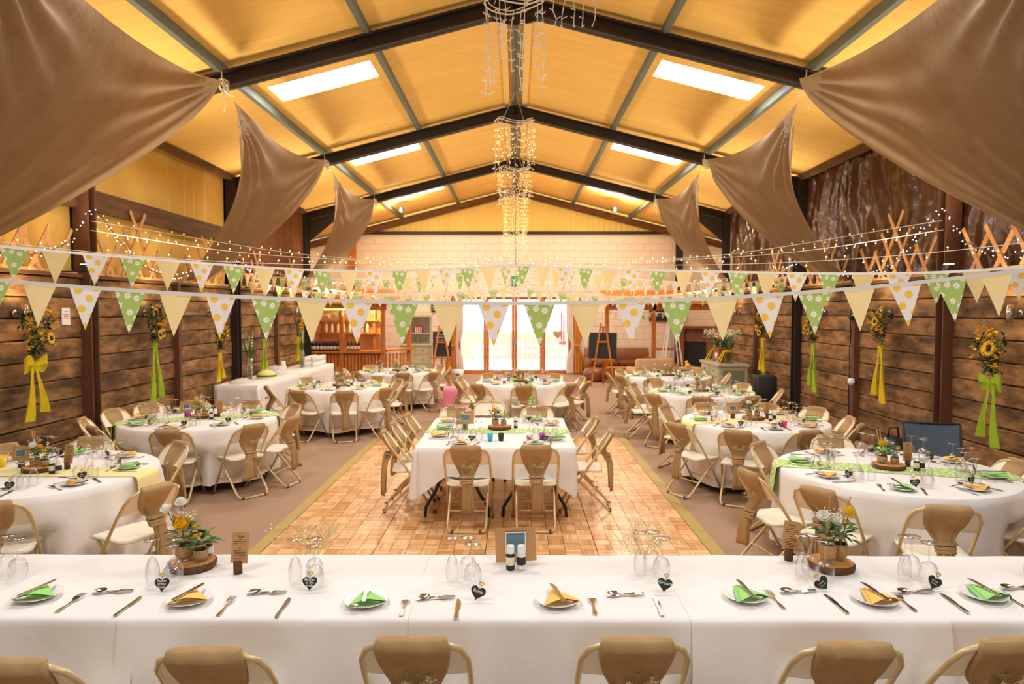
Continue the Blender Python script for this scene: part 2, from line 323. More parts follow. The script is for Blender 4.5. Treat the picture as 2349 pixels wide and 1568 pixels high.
for sx, xe in ((-1, DX0), (1, DX0 + PX * NXP)):
    for j in range(NYP):
        y1 = DY1 - j * PY; y0 = y1 - PY + .006; w = .13; m = MB()
        m.add([(xe, y0, 0), (xe + sx * w, y0, 0), (xe + sx * w, y1, 0), (xe, y1, 0), (xe, y0, .019), (xe, y1, .019), (xe + sx * w, y0, .004), (xe + sx * w, y1, .004)], [(4, 6, 7, 5), (0, 1, 6, 4), (3, 5, 7, 2), (1, 2, 7, 6)])
        P('edging_strip', m, 'olive_strip', df)
# frames
def ibeam(m, a, b, depth, wid, t=.022):
    a = Vector(a); b = Vector(b); n = Vector((0, 1, 0)); d = (b - a).normalized(); u = n.cross(d); u = u if u.z > 0 or abs(u.z) < .01 else -u
    for k in (0, 1):
        o = u * (-(depth - t) * k - t / 2); vs = []
        for p in (a, b):
            for sy, su in ((-1, -1), (1, -1), (1, 1), (-1, 1)): vs.append(p + o + n * sy * wid / 2 + u * su * t / 2)
        m.add(vs, [(0, 1, 2, 3), (7, 6, 5, 4), (4, 5, 1, 0), (5, 6, 2, 1), (6, 7, 3, 2), (7, 4, 0, 3)])
    vs = []
    for p in (a, b):
        for sy, su in ((-1, -depth), (1, -depth), (1, 0), (-1, 0)): vs.append(p + n * sy * .012 + u * su)
    m.add(vs, [(0, 1, 2, 3), (7, 6, 5, 4), (4, 5, 1, 0), (5, 6, 2, 1), (6, 7, 3, 2), (7, 4, 0, 3)])
for i, f in enumerate(FR):
    last = i == len(FR) - 1
    fr = tag(obj('trim_%d' % (i + 1), None, None, (0, 0, 0)), None, None, None, 'structure')
    for s in (-1, 1):
        m = MB(); xe = 6.9 if last else HALF + .05
        ff = f - .16 if last else f
        ibeam(m, (0, ff, RIDGE - .11), (s * xe, ff, roofz(xe) - .11), .2, .16)
        P('rafter', m, 'rough_timber' if last else 'steel', fr)
        if last:
            P('post', MB().box((s * 5.3, ff, 2.3), (.22, .12, 4.6)), 'orange_wood' if s < 0 else 'steel', fr); continue
        m = MB(); zt = roofz(HALF) - .1
        for yy in (-.075, .075): m.box((s * (HALF - .02), f + yy, zt / 2), (.2, .018, zt))
        m.box((s * (HALF - .02), f, zt / 2), (.016, .15, zt)); P('post', m, 'rust_post' if i == 4 else 'steel', fr)
        m = MB(); m.add([(s * (HALF - .12), f - .01, zt - .75), (s * (HALF - .12), f + .01, zt - .75), (s * (HALF - 1.1), f + .01, roofz(HALF - 1.1) - .33), (s * (HALF - 1.1), f - .01, roofz(HALF - 1.1) - .33), (s * (HALF - .12), f - .01, zt), (s * (HALF - .12), f + .01, zt)], [(0, 1, 2, 3), (0, 3, 4), (1, 5, 2), (3, 2, 5, 4), (0, 4, 5, 1)])
        if i > 3: P('haunch', m, 'steel', fr)
    m = MB(); m.add([(-.3, f - .015, roofz(.3) - .34), (0, f - .015, RIDGE - .47), (.3, f - .015, roofz(.3) - .34), (-.3, f + .015, roofz(.3) - .34), (0, f + .015, RIDGE - .47), (.3, f + .015, roofz(.3) - .34), (0, f - .015, RIDGE - .3), (0, f + .015, RIDGE - .3)], [(0, 1, 6), (1, 2, 6), (3, 7, 4), (4, 7, 5), (0, 3, 4, 1), (1, 4, 5, 2)])
    if not last: P('ridge_plate', m, 'steel', fr)
# roof: foam lined panels between frames and purlins, rooflight openings in the middle strip
ce = tag(obj('ceiling', None), None, None, None, 'structure')
PUR = [0, 1.86, 3.70, HALF + .3]
def slab(m, x0, x1, y0, y1, nx=1, ny=1, bulge=0):
    def top(i, j): return .02 + bulge * (1 - sin(pi * i) ** .5 * sin(pi * j) ** .5 * (.8 + .2 * sin(9 * j + 3 * i)))
    def fn(u, v):
        x = x0 + (x1 - x0) * u; y = y0 + (y1 - y0) * v
        return (x, y, roofz(x) - top(u, v) + .02)
    m.grid(fn, nx, ny)
nw = 0
for i in range(len(FR) - 1):
    f, g = FR[i], FR[i + 1]
    for s in (-1, 1):
        for k in range(3):
            a, b = s * PUR[k], s * PUR[k + 1]; m = MB()
            if k == 2 and i == len(FR) - 2: b = s * 7.2
            if k == 1 and i >= 2:
                SKYY = SKYB.get(i, (.8, 1.46))
                A, B = s * SKYX[0], s * SKYX[1]; ya, yb = f + SKYY[0], f + SKYY[1]
                slab(m, a, b, f, ya, 10, 6, .0); slab(m, a, b, yb, g, 10, 12, .0); slab(m, a, A, ya, yb, 1, 1); slab(m, B, b, ya, yb, 1, 1)
                for (p, q) in (((A, ya), (B, ya)), ((B, ya), (B, yb)), ((B, yb), (A, yb)), ((A, yb), (A, ya))):
                    m.add([(p[0], p[1], roofz(p[0])), (q[0], q[1], roofz(q[0])), (q[0], q[1], roofz(q[0]) + .014), (p[0], p[1], roofz(p[0]) + .014)], [(0, 1, 2, 3)])
                nw += 1; mm = MB(); mm.add([(A, ya, roofz(A) + .012), (B, ya, roofz(B) + .012), (B, yb, roofz(B) + .012), (A, yb, roofz(A) + .012)], [(0, 1, 2, 3)])
                wo = tag(obj('window_%d' % nw, None), None, None, None, 'structure'); P('rooflight_sheet', mm, 'door_glass', wo)
            else: slab(m, a, b, f, g, 10, 14, .035)
            P('roof_panel', m, 'foam', ce, True)
for k, (x, nm) in enumerate(((0, 'ridge'), (1.86, 'p'), (-1.86, 'p'), (3.70, 'p'), (-3.70, 'p'))):
    P('purlin', MB().bar((x, Y0, roofz(x) - .06), (x, Y1, roofz(x) - .06), .075 if x else .1, .12), 'purlin', ce)
for s in (-1, 1):
    P('batten', MB().bar((s * .17, Y0, RIDGE - .085), (s * .17, Y1, RIDGE - .085), .1, .05), 'batten', ce)
    P('gutter_board', MB().bar((s * (HALF - .02), Y0, roofz(HALF) - .09), (s * (HALF - .02), FR[-2], roofz(HALF) - .09), .08, .09), 'band_timber', ce)
# side walls: sleeper planks to 2.5 m, sheeting above
PL = 2.50; ROWS = 10
plank_me = []
for k in range(6):
    m = MB(); L = 2.22; n = 8; loops = []
    for i in range(n + 1):
        x = -L / 2 + L * i / n; a = .121 + U(-.005, .003); b = .121 + U(-.005, .003); d = U(-.004, .004); loops.append([(x, .055 + d, -a + .012), (x, .055 + d, b - .012), (x, .043 + d, b), (x, -.06, b), (x, -.06, -a), (x, .043 + d, -a)])
    m.loft(loops, True, True); plank_me.append(m.mesh('plank', 'sleeper'))
half = []
for i in range(len(FR) - 2): half += [FR[i], (FR[i] + FR[i + 1]) / 2]
half.append(FR[-2])
for s, side in ((-1, 'left'), (1, 'right')):
    wl = tag(obj('wall_' + side, None), None, None, None, 'structure')
    P('wall_backing', MB().box((s * (HALF + .2), (Y0 + FR[-2]) / 2, 2.35), (.08, FR[-2] - Y0, 4.7)), 'steel', wl)
    for a, b in zip(half[:-1], half[1:]):
        for r in range(ROWS):
            if b < 5: continue
            o = obj('plank', random.choice(plank_me), wl, (s * (HALF + .07 + U(-.012, .012)), (a + b) / 2, .125 + r * .25), (0, 0, pi / 2 if s < 0 else -pi / 2))
            o.rotation_euler[2] += pi if s < 0 else pi; o.scale = (random.choice((-1, 1)), 1, 1)
    for h in half[1::2]:
        if h > 4: P('mid_post', MB().box((s * (HALF - .03), h, 1.27), (.1, .09, 2.54)), 'rust_post', wl)
    P('ledge_board', MB().box((s * (HALF + .06), (Y0 + FR[-2]) / 2, PL + .025), (.2, FR[-2] - Y0, .04)), 'band_timber', wl)
    # upper lining per bay
    for i in range(3, len(FR) - 2):
        f, g = FR[i] + .08, FR[i + 1] - .08; m = MB(); z0, z1 = PL + .05, roofz(HALF) - .05
        if s < 0 and i != 5:
            ny = 150
            m.grid(lambda u, v: (s * (HALF + .13 + .012 * (1 if int(u * ny) % 2 else -1)), f + (g - f) * u, z0 + (z1 - z0) * v), ny, 1); P('corrugated_sheet', m, 'foam_wall', wl)
            P('sheeting_rail', MB().box((s * (HALF + .04), (f + g) / 2, 3.52), (.1, g - f, .27)), 'band_timber', wl)
        elif s < 0:
            m.grid(lambda u, v: (s * (HALF + .02 + .012 * sin(u * 60)), f + (g - f) * u, z0 + (z1 - z0) * v), 90, 2); P('brown_hanging', m, 'brown_cloth', wl, True)
        else:
            def fn(u, v):
                yy = f + (g - f) * u; zz = z0 + (z1 - z0) * v
                d = .05 * sin(yy * 7 + 2 * sin(zz * 1.3)) * (.3 + v) + .04 * sin(yy * 17 + 2.5 * sin(zz * 3 + yy)) + .035 * sin(zz * 9 + 3 * sin(yy * 4)) * (1 - v) + U(-.022, .022)
                return (HALF + .08 + d * .55, yy, zz)
            m.grid(fn, 110, 44); P('plastic_lining', m, 'film_lining', wl, True)
# end bay opens wider: stub and outer walls, back wall of painted blocks with the glazed doors
bw = tag(obj('wall_back', None), None, None, None, 'structure')
DXL, DXR, DH = -1.9, 1.82, 2.55; TOPW = 4.62
for (x0, x1, z0, z1) in ((-8.2, DXL, 0, TOPW), (DXR, 8.2, 0, TOPW), (DXL, DXR, DH, TOPW)):
    P('mortar_bed', MB().box(((x0 + x1) / 2, Y1 + .14, (z0 + z1) / 2), (x1 - x0, .2, z1 - z0)), 'mortar', bw)
BL, BH = .452, .225
def brickm(l):
    m = MB(); a, b, c = l / 2 - .006, BH / 2 - .006, .007
    m.add([(-a, 0, -b), (a, 0, -b), (a, 0, b), (-a, 0, b), (-a + c, -.012, -b + c), (a - c, -.012, -b + c), (a - c, -.012, b - c), (-a + c, -.012, b - c)], [(4, 5, 6, 7), (0, 1, 5, 4), (1, 2, 6, 5), (2, 3, 7, 6), (3, 0, 4, 7)]); return m
bm_full = brickm(BL); bme = bm_full.mesh('brick', 'block'); lst = []
for r in range(int(TOPW / BH)):
    z = (r + .5) * BH; x = -8.0 + (BL / 2 if r % 2 else 0)
    while x < 8.0:
        l, rr = x, x + BL
        if z < DH + .05 and rr > DXL - .05 and l < DXR + .05:
            if l < DXL - .16: lst.append((l, DXL - .06, z))
            elif rr > DXR + .16: lst.append((DXR + .06, rr, z))
        else: lst.append((l, rr, z))
        x += BL
vis = sorted([b for b in lst if abs(b[1] - b[0] - BL) < 1e-6 and -5.6 < b[0] < 5.0], key=lambda b: -b[2] if b[2] < 4.5 else 9)[:300]; vs_ = set(vis); rest = MB()
for b in lst:
    if b in vs_: obj('brick', bme, bw, ((b[0] + b[1]) / 2, Y1 + .04 + U(-.002, .002), b[2]))
    else:
        mm = brickm(b[1] - b[0]); rest.add([(x + (b[0] + b[1]) / 2, y + Y1 + .04, z + b[2]) for x, y, z in mm.v], mm.f)
P('bricks_behind_furniture', rest, 'block', bw)['kind'] = 'stuff'
m = MB(); n = 150
for k in range(n):      # corrugated gable sheet
    xa, xb = -6.9 + 13.8 * k / n, -6.9 + 13.8 * (k + 1) / n; d = .012 * (1 if k % 2 else -1)
    za, zb = max(TOPW, roofz(xa) + .02), max(TOPW, roofz(xb) + .02); m.add([(xa, Y1 + .06 + d, TOPW), (xb, Y1 + .06 - d, TOPW), (xb, Y1 + .06 - d, zb), (xa, Y1 + .06 + d, za)], [(0, 1, 2, 3)])
P('gable_sheet', m, 'foam_wall', bw); P('gable_beam', MB().box((0, Y1 + .0, TOPW), (13.4, .12, .09)), 'steel', bw)
for s, nm in ((-1, 'wall_bar'), (1, 'wall_lounge')):
    wl = struct(nm, MB().box((s * 8.1, (FR[-2] + Y1) / 2, 2.35), (.2, Y1 - FR[-2], 4.7)).box((s * 6.85, FR[-2] - .05, 2.35), (2.6, .1, 4.7)), 'block')
struct('wall_rear', MB().box((-4.2, Y0 - .1, 2.4), (3.2, .2, 4.8)).box((4.2, Y0 - .1, 2.4), (3.2, .2, 4.8)).box((0, Y0 - .1, 4.95), (11.6, .2, 2.2)), 'block')  # unseen end wall; its middle opening is made up for the added fill light
# glazed doors
dr = tag(obj('door_1', None), None, None, None, 'structure')
yd = Y1 + .1; xs = [DXL + (DXR - DXL) * k / 4 for k in range(5)]
for x0, x1 in zip(xs[:-1], xs[1:]):
    lf = tag(obj('door_leaf', None, dr), None)
    m = MB()
    for x in (x0 + .045, x1 - .045): m.box((x, yd, DH / 2), (.085, .06, DH))
    m.box(((x0 + x1) / 2, yd, .06), (x1 - x0 - .18, .06, .12)).box(((x0 + x1) / 2, yd, DH - .05), (x1 - x0 - .18, .06, .1)); P('door_frame', m, 'orange_wood', lf)
    P('pane', MB().box(((x0 + x1) / 2, yd, DH / 2), (x1 - x0 - .16, .006, DH - .2)), 'door_glass', lf)
    if x0 == xs[1] or x0 == xs[2]: P('door_handle', MB().box((x1 - .045 if x0 == xs[1] else x0 + .045, yd - .06, 1.05), (.03, .05, .16)), 'chrome', lf)
P('door_head', MB().box(((DXL + DXR) / 2, yd - .02, DH + .05), (DXR - DXL + .2, .12, .12)), 'white', dr)
P('threshold', MB().box(((DXL + DXR) / 2, yd, .008), (DXR - DXL, .2, .016)), 'orange_wood', dr)
# outdoors: patio, fence, picnic benches
struct('ground_patio', MB().box((0, 37.6, -.06), (60, 30, .1)), 'patio')
fe = thing('garden_fence', 'pale close-boarded garden fence beyond the glass doors', 'fence', (0, 29, 0))
me = MB().box((0, 0, .62), (.19, .02, 1.2)).mesh('fence_board', 'fence_wood')
for k in range(52): obj('fence_board', me, fe, (-5.2 + k * .2, U(-.01, .01), 0))
P('rail', MB().box((0, .03, .3), (10.4, .04, .08)).box((0, .03, .95), (10.4, .04, .08)), 'fence_wood', fe)
for k, (x, y, lb) in enumerate(((1.55, 26.2, 'white picnic bench outside the right-hand glass door'), (-1.0, 26.6, 'white picnic bench outside the left-hand glass door'), (.55, 27.6, 'white picnic bench by the fence, behind the middle door post'))):
    t = thing('picnic_bench', lb, 'bench', (x, y, -.01)); 
    for q in range(4): P('top_slat', MB().box((0, -.28 + q * .185, .72), (1.4, .16, .035)), 'white', t)
    for q in (-1, 1):
        P('seat_board', MB().box((0, q * .68, .44), (1.4, .24, .035)), 'white', t)
        P('leg', MB().bar((q * .5, -.55, 0), (q * .5, -.2, .7), .06, .08).bar((q * .5, .55, 0), (q * .5, .2, .7), .06, .08).bar((q * .5, -.75, .4), (q * .5, .75, .4), .06, .07), 'white', t)
# ------------------------------------------------------------------ sails, ropes, light curtains
def sail(label, A, B, G, sagtop=.12, gw=.35, seed=0, n=36):
    rs = random.Random(seed); ph = [rs.uniform(0, 6.28) for _ in range(6)]
    sg = 1 if A[0] > 0 else -1
    def fn(u, v):
        T = lerp(A, B, u); gy = G[1] + (u - .5) * gw * (.5 + .5 * v)
        bow = 4 * u * (1 - u)
        x = T[0] + (G[0] - T[0]) * v ** 1.55; y = T[1] + (gy - T[1]) * (v ** .9); z = T[2] + (G[2] - T[2]) * (v ** .85)
        z -= sagtop * bow * (1 - v) ** 1.5; x += sg * .22 * bow * (1 - v) * (v + .25)
        d = .055 * sin(u * 26 + ph[0] + 2 * v) * v ** .8 * (1 - .4 * v) + .03 * sin(u * 47 + ph[1] - 3 * v) * v + .03 * sin((u * 1.3 + v) * 9 + ph[2]) * v * (1 - v) * 2
        for (cu, p) in ((0, ph[3]), (1, ph[4])):
            du = abs(u - cu); rr = hypot(du, v); th = atan2(v, du + 1e-6); d += .075 * sin(th * 17 + p) * min(1, rr * 6) * math.exp(-rr * 3.2)
        return (x - sg * d, y, z + d * .35)
    return tag(obj('fabric_sail', MB().grid(fn, n * 2, n * 2).mesh('fabric_sail', 'sail', True)), label, 'drape', 'brown fabric sails hung under the roof')
XP = 3.62; ZP = roofz(XP) - .26
for s, side in ((-1, 'left'), (1, 'right')):
    sail('huge brown fabric sail filling the upper %s corner' % side, (s * XP, FR[3] + .25, ZP), (s * XP + (-.15 if s > 0 else .0), FR[4] - .2, ZP - .02), (s * 5.42, 6.2, 2.62), .22, .9, 3 + s, 46)
    sail('middle brown fabric sail on the %s, tied between first and second rafters' % side, (s * (XP + .02), FR[4] + .22, ZP - .15), (s * XP, FR[5] - .25, ZP), (s * 5.38, 11.55, 2.6), .2, .8, 13 + s)
    sail('smallest farthest brown fabric sail on the %s' % side, (s * XP, FR[5] + .25, ZP - .1), (s * XP, FR[6] - .3, ZP), (s * 5.36, 17.1, 2.6), .2, .9, 23 + s)
    for i, nm in ((4, 'nearest'), (5, 'second'), (6, 'farthest')):
        x = s * XP; y = FR[i] - .1; z = roofz(x) - .28; m = MB(); pts = []
        for k in range(60):
            a = k * .55; pts.append((x + .055 * cos(a) + U(-.012, .012), y - .02 + .012 * sin(a * 1.7), z + .09 * sin(a * .93) - .05))
        m.tube(pts, .007, 5); m.tube([(x, y - .02, z - .1), (x - .02, y - .02, z - .22), (x + .015, y - .02, z - .3), (x - .005, y - .02, z - .36)], .007, 5)
        m.tube([(x, y, z), (x, y + .1, z - .12), (x, y + .3, z - .08)], .006, 5); m.tube([(x, y, z), (x, y - .1, z + .02)], .006, 5)
        m.tube([(x - .03, y + .0, z + .02), (x - .03, y - .02, z + .14)], .007, 5)
        tag(obj('rope_tie', m.mesh('rope_tie', 'cord', True)), 'knotted white rope tying sails to the %s rafter, %s side' % (nm, side), 'rope')
def curtain(label, y, z, rad, n, lo, hi, lit):
    t = thing('icicle_lights', label, 'fairy lights', (0, y, 0), 0, 'icicle light clusters along the ridge'); x0 = -.02
    ring = [(x0 + rad * cos(a) * (1 + .12 * sin(3 * a)), .45 * rad * sin(a), z + .05 * sin(2 * a + 1)) for a in [2 * pi * k / 26 for k in range(27)]]
    P('ring_cable', MB().tube(ring, .009, 5).tube([(p[0] * .9, p[1] - .02, p[2] + .03) for p in ring], .006, 4), 'cord', t, True)
    P('hanger', MB().tube([(0, 0, RIDGE - .12), (x0 + rad * .5, 0, z)], .004, 4).tube([(0, 0, RIDGE - .12), (x0 - rad * .7, 0, z)], .004, 4), 'cord', t)
    bm = MB()
    for k in range(n):
        a = 2 * pi * k / n + U(-.2, .2); L = U(lo, hi); p = [x0 + rad * cos(a), .45 * rad * sin(a), z]; pts = [tuple(p)]; m = MB(); q = max(4, int(L / .11))
        for i in range(q):
            p = [p[0] + U(-.018, .018), p[1] + U(-.018, .018), p[2] - L / q]; pts.append(tuple(p))
            for h in range(2):
                e = (p[0] + random.choice((-1, 1)) * U(.02, .05), p[1] + U(-.02, .02), p[2] - U(.01, .05) + (0 if lit else .05)); m.tube([tuple(p), e], .004 if lit else .006, 4); bm.octa(e, .0065 if lit else .005)
        m.tube(pts, .0035 if lit else .006, 4); P('strand', m, 'cord', t)
    b = P('bulbs', bm, 'bulb_warm' if lit else 'white', t); b['kind'] = 'stuff'
curtain('unlit white icicle lights hanging at the nearest ridge plate', 7.6, 5.42, .31, 11, .45, 1.0, False)
curtain('icicle lights hanging below the second ridge plate', 12.4, 5.46, .34, 16, .5, .95, True)
curtain('icicle lights hanging below the third ridge plate', 16.4, 5.44, .36, 18, .5, .9, True)
curtain('long dense lit icicle lights in front of the gable', 20.2, 5.5, .32, 26, 1.2, 1.75, True)
m = MB()
for k in range(5):
    x = .42 + k * .11; pts = [(x, 0, 0)]; 
    for i in range(6): pts.append((x + U(-.03, .03), U(-.02, .02), -.09 * (i + 1))); m.tube([pts[-1], (pts[-1][0] + U(-.06, .06), 0, pts[-1][2] + .02)], .005, 4)
    m.tube(pts, .006, 4)
t = thing('icicle_light_tail', 'loose unlit strands beside the nearest white icicle lights', 'fairy lights', (0, 7.6, 5.72)); P('strands', m, 'cord', t); P('lead_cable', MB().tube([(.1, 0, -.28), (.3, 0, -.2), (.5, 0, -.02), (.9, 0, .02)], .008, 5), 'cord', t); P('hook', MB().tube([(.6, 0, 0), (.6, .0, .06)], .005, 4), 'cord', t)
# ------------------------------------------------------------------ strings
def poly(ctrl, n=40):
    # Catmull-Rom through control points
    c = [Vector(p) for p in ctrl]; out = []
    for i in range(len(c) - 1):
        p0 = c[i - 1] if i else c[0] * 2 - c[1]; p1, p2 = c[i], c[i + 1]; p3 = c[i + 2] if i + 2 < len(c) else c[-1] * 2 - c[-2]
        for k in range(n):
            t = k / n; out.append(.5 * ((2 * p1) + (p2 - p0) * t + (2 * p0 - 5 * p1 + 4 * p2 - p3) * t * t + (3 * p1 - p0 - 3 * p2 + p3) * t ** 3))
    out.append(c[-1]); return out
FW, FH = .18, .245
def flagmesh(mat):
    m = MB()
    def fn(u, v): hw = FW / 2 * (1 - v) ; return ((u - .5) * 2 * hw, .012 * sin(pi * u) * (1 - v) + .01 * v * v, -.012 - v * FH)
    m.grid(fn, 6, 8, lambda u, v: ((u - .5) * FW * (1 - v) + 3.1, 5 - v * FH)); return m.mesh('flag', mat, True)
FLAGS = [flagmesh('print_gingham'), flagmesh('print_dots'), flagmesh('print_daisy')]
FBACK = None
def resample(pts, step, start=0):
    out = []; d = start; acc = 0
    for a, b in zip(pts[:-1], pts[1:]):
        L = (b - a).length
        while d <= acc + L: out.append((a.lerp(b, (d - acc) / L), (b - a).normalized())); d += step
        acc += L
    return out
def bunting(label, ctrl, step, first, start=.0, sc=1.0, group='bunting strings across the barn'):
    pts = poly(ctrl); t = thing('bunting', label, 'bunting', tuple(pts[0]), 0, group); o = pts[0]
    m = MB(); n = len(pts)
    m.add([(p - o) + Vector((0, dy, dz * sc)) for p in pts for dy, dz in ((-.0015, .008), (-.0015, -.013), (.0015, -.013), (.0015, .008))], [(i * 4 + k, i * 4 + (k + 1) % 4, i * 4 + 4 + (k + 1) % 4, i * 4 + 4 + k) for i in range(n - 1) for k in range(4)])
    P('tape', m, 'tape', t)
    for k, (p, d) in enumerate(resample(pts, step, start)):
        f = obj('flag', FLAGS[(first + k) % 3], t, tuple(p - o), (radians(U(-4, 4)), 0, atan2(d.y, d.x) + radians(U(-7, 7))), (sc, sc, sc)); f.rotation_euler[1] = -math.asin(max(-1, min(1, d.z)))
Y = 4.0
def zrow1(x): return 2.135 + (.0148 if x < 0 else .0222) * x * x
xs = [-5.36, -4.2, -3, -1.8, -.6, .6, 1.8, 3, 4.2, 5.36]
# flag k sits so that a gingham flag hangs at x=-2.80
pts1 = [(x, 4.0 if abs(x) < 5 else 4.14, zrow1(x)) for x in xs]
arc = 0; pp = poly(pts1); tgt = None
for a, b in zip(pp[:-1], pp[1:]):
    arc += (b - a).length
    if tgt is None and b.x >= -2.80: tgt = arc
bunting('nearest and largest bunting string, right across the photo', pts1, .2665, (0 - int(tgt // .2665)) % 3, tgt % .2665)
HUB = (0, 7.7, 2.6); HUB2 = (0, 15.5, 2.62)
bunting('second bunting string from the left wall to the centre', [(-5.42, 4.14, 2.72), (-3.88, 5.14, 2.575), (-2.0, 6.38, 2.475), (-.9, 7.1, 2.52), HUB], .262, 1, .1)
bunting('second bunting string from the centre to the right wall', [HUB, (.9, 7.1, 2.525), (1.6, 6.7, 2.48), (2.99, 5.73, 2.40), (3.84, 5.16, 2.42), (5.42, 4.14, 2.55)], .262, 2, .1)
bunting('bunting string slanting back from the centre to the left second rafter post', [HUB, (-1.4, 9.1, 2.53), (-2.7, 10.5, 2.58), (-4.2, 12, 2.68), (-5.42, 13.2, 2.82)], .27, 2, .15)
bunting('bunting string slanting back from the centre to the right second rafter post', [HUB, (1.4, 9.1, 2.53), (2.7, 10.5, 2.52), (4.2, 12, 2.6), (5.42, 13.2, 2.78)], .27, 1, .15)
bunting('distant bunting string left of centre, forward of the bar', [(-5.25, 13.42, 2.66), (-3.6, 14.1, 2.42), (-1.6, 14.9, 2.46), HUB2], .25, 0, .1)
bunting('distant bunting string right of centre, forward of the lounge', [HUB2, (1.6, 14.9, 2.42), (3.6, 14.1, 2.42), (5.25, 13.42, 2.64)], .25, 1, .1)
bunting('farthest bunting string left of the doors', [(-5.42, 17.8, 2.7), (-3.4, 17.0, 2.5), (-1.5, 16.2, 2.5), HUB2], .25, 2, .1)
bunting('farthest bunting string right of the doors', [HUB2, (1.5, 16.2, 2.46), (3.4, 17.0, 2.46), (5.42, 17.8, 2.66)], .25, 0, .1)
for (x, y, z), lb in ((HUB, 'thin cord hanging from the ridge to the near bunting hub'), (HUB2, 'thin cord hanging from the ridge to the far bunting hub')):
    t = thing('hanging_cord', lb, 'cord', (x, y, z)); P('line', MB().tube([(0, 0, 0), (0, 0, RIDGE - .1 - z)], .003, 4), 'steel', t); P('hook_ring', MB().tube([(.02 * cos(a), 0, .02 * sin(a)) for a in [k * .7 for k in range(10)]], .004, 4), 'chrome', t)
def fairy(label, ctrl, step, mat='bulb_warm', r=.0085, wire='cord'):
    pts = poly(ctrl, 24); o = pts[0]; t = thing('fairy_light_string', label, 'fairy lights', tuple(o), 0, 'fairy light strings'); P('wire', MB().tube([p - o for p in pts], .0035, 4), wire, t)
    m = MB(); s = MB()
    for k, (p, d) in enumerate(resample(pts, step, .05)):
        q = p - o + Vector((U(-.01, .01), U(-.02, .02), random.choice((-.035, -.035, .028, .03)))); s.tube([p - o, q], .003, 3); m.octa(q, r)
    P('bulb_leads', s, wire, t)['kind'] = 'stuff'; P('bulbs', m, mat, t)['kind'] = 'stuff'
for s, side in ((-1, 'left'), (1, 'right')):
    top = (s * 5.36, 8.66, 3.22)
    fairy('warm fairy lights rising from the far hub to the nearest %s post' % side, [(0, 15.5, 3.28), (s * 1.6, 13.4, 3.06), (s * 3.4, 11.2, 3.0), top], .17)
    fairy('warm fairy lights from the near hub to the nearest %s post' % side, [(0, 7.7, 2.66), (s * 1.5, 7.9, 2.66), (s * 3.4, 8.3, 2.8), (s * 5.36, 8.64, 3.1)], .14)
    fairy('warm fairy lights above the second bunting on the %s' % side, [(0, 7.7, 2.64), (s * 1.8, 6.6, 2.53), (s * 3.4, 5.5, 2.56), (s * 5.36, 4.2, 2.8)], .15)
    fairy('warm fairy lights from the far hub to the second %s post' % side, [(0, 15.5, 2.7), (s * 1.8, 14.8, 2.62), (s * 3.8, 13.9, 2.68), (s * 5.36, 13.2, 2.95)], .13)
    fairy('warm fairy lights from the far hub to the third %s post' % side, [(0, 15.5, 2.75), (s * 1.8, 16.3, 2.68), (s * 3.8, 17.2, 2.72), (s * 5.36, 17.75, 2.9)], .12)
    fairy('cool white fairy lights sagging between wall posts on the %s' % side, [(s * 5.3, 6.1, 2.9), (s * 5.3, 7.2, 2.68), (s * 5.3, 8.1, 2.9), (s * 5.34, 8.66, 3.34), (s * 5.3, 9.2, 3.0), (s * 5.3, 9.8, 2.7), (s * 5.3, 10.6, 2.62), (s * 5.3, 11.4, 2.75), (s * 5.3, 13.1, 3.0), (s * 5.3, 14.4, 2.66)], .075, 'bulb_cool', .008, 'steel')
# ------------------------------------------------------------------ wall trellis, sconces, uplights, signs, bouquets
def trellis(label, s, y0, L, H, n):
    t = thing('trellis', label, 'trellis', (s * (HALF - .06), y0, PL + .046), 0, 'expanding trellis along the wall tops')
    prof = lambda u: max(H * (1 - abs(u - .5 * L) / (.4 * L)), .55 * H * (1 - abs(u - .08 * L) / (.26 * L)), .55 * H * (1 - abs(u - .92 * L) / (.26 * L)), .1)
    tn = math.tan(radians(56)); pitch = L / n
    for d in (-1, 1):
        for k in range(-1, n + 2):
            u0 = (k + (.25 if d > 0 else -.25)) * pitch; q = 0
            if u0 < -.05 or u0 > L + .05: continue
            while q < 1.4 and tn * q <= prof(u0 + d * q) + .02: q += .01
            q += .05; xo = s * (.026 - .016 * (d > 0))
            P('slat', MB().bar((xo, u0, .02), (xo, u0 + d * q, .02 + tn * q), .014, .055), 'pale_wood', t)
    P('bottom_slat', MB().box((s * .03, L / 2, .018), (.03, L + .3, .034)), 'pale_wood', t)
for s, side in ((-1, 'left'), (1, 'right')):
    for k, (y0, L, H, n) in enumerate(((6.75, 1.6, 1.05, 4), (9.0, 1.8, 1.0, 5), (11.35, 1.5, .9, 5), (13.75, 1.4, .85, 5), (15.9, 1.5, .85, 5))):
        trellis(['nearest', 'second', 'third', 'fourth', 'farthest'][k] + ' diamond trellis along the top of the %s plank wall' % side, s, y0, L, H, n)
def spot(parent, loc, power, col, size, rot, blend=.6):
    l = bpy.data.lights.new('uplight_beam', 'SPOT'); l.energy = power; l.color = col; l.spot_size = radians(size); l.spot_blend = blend; l.shadow_soft_size = .3
    o = bpy.data.objects.new('uplight_beam', l); COL.objects.link(o); o.location = loc; o.rotation_euler = rot; o.parent = parent
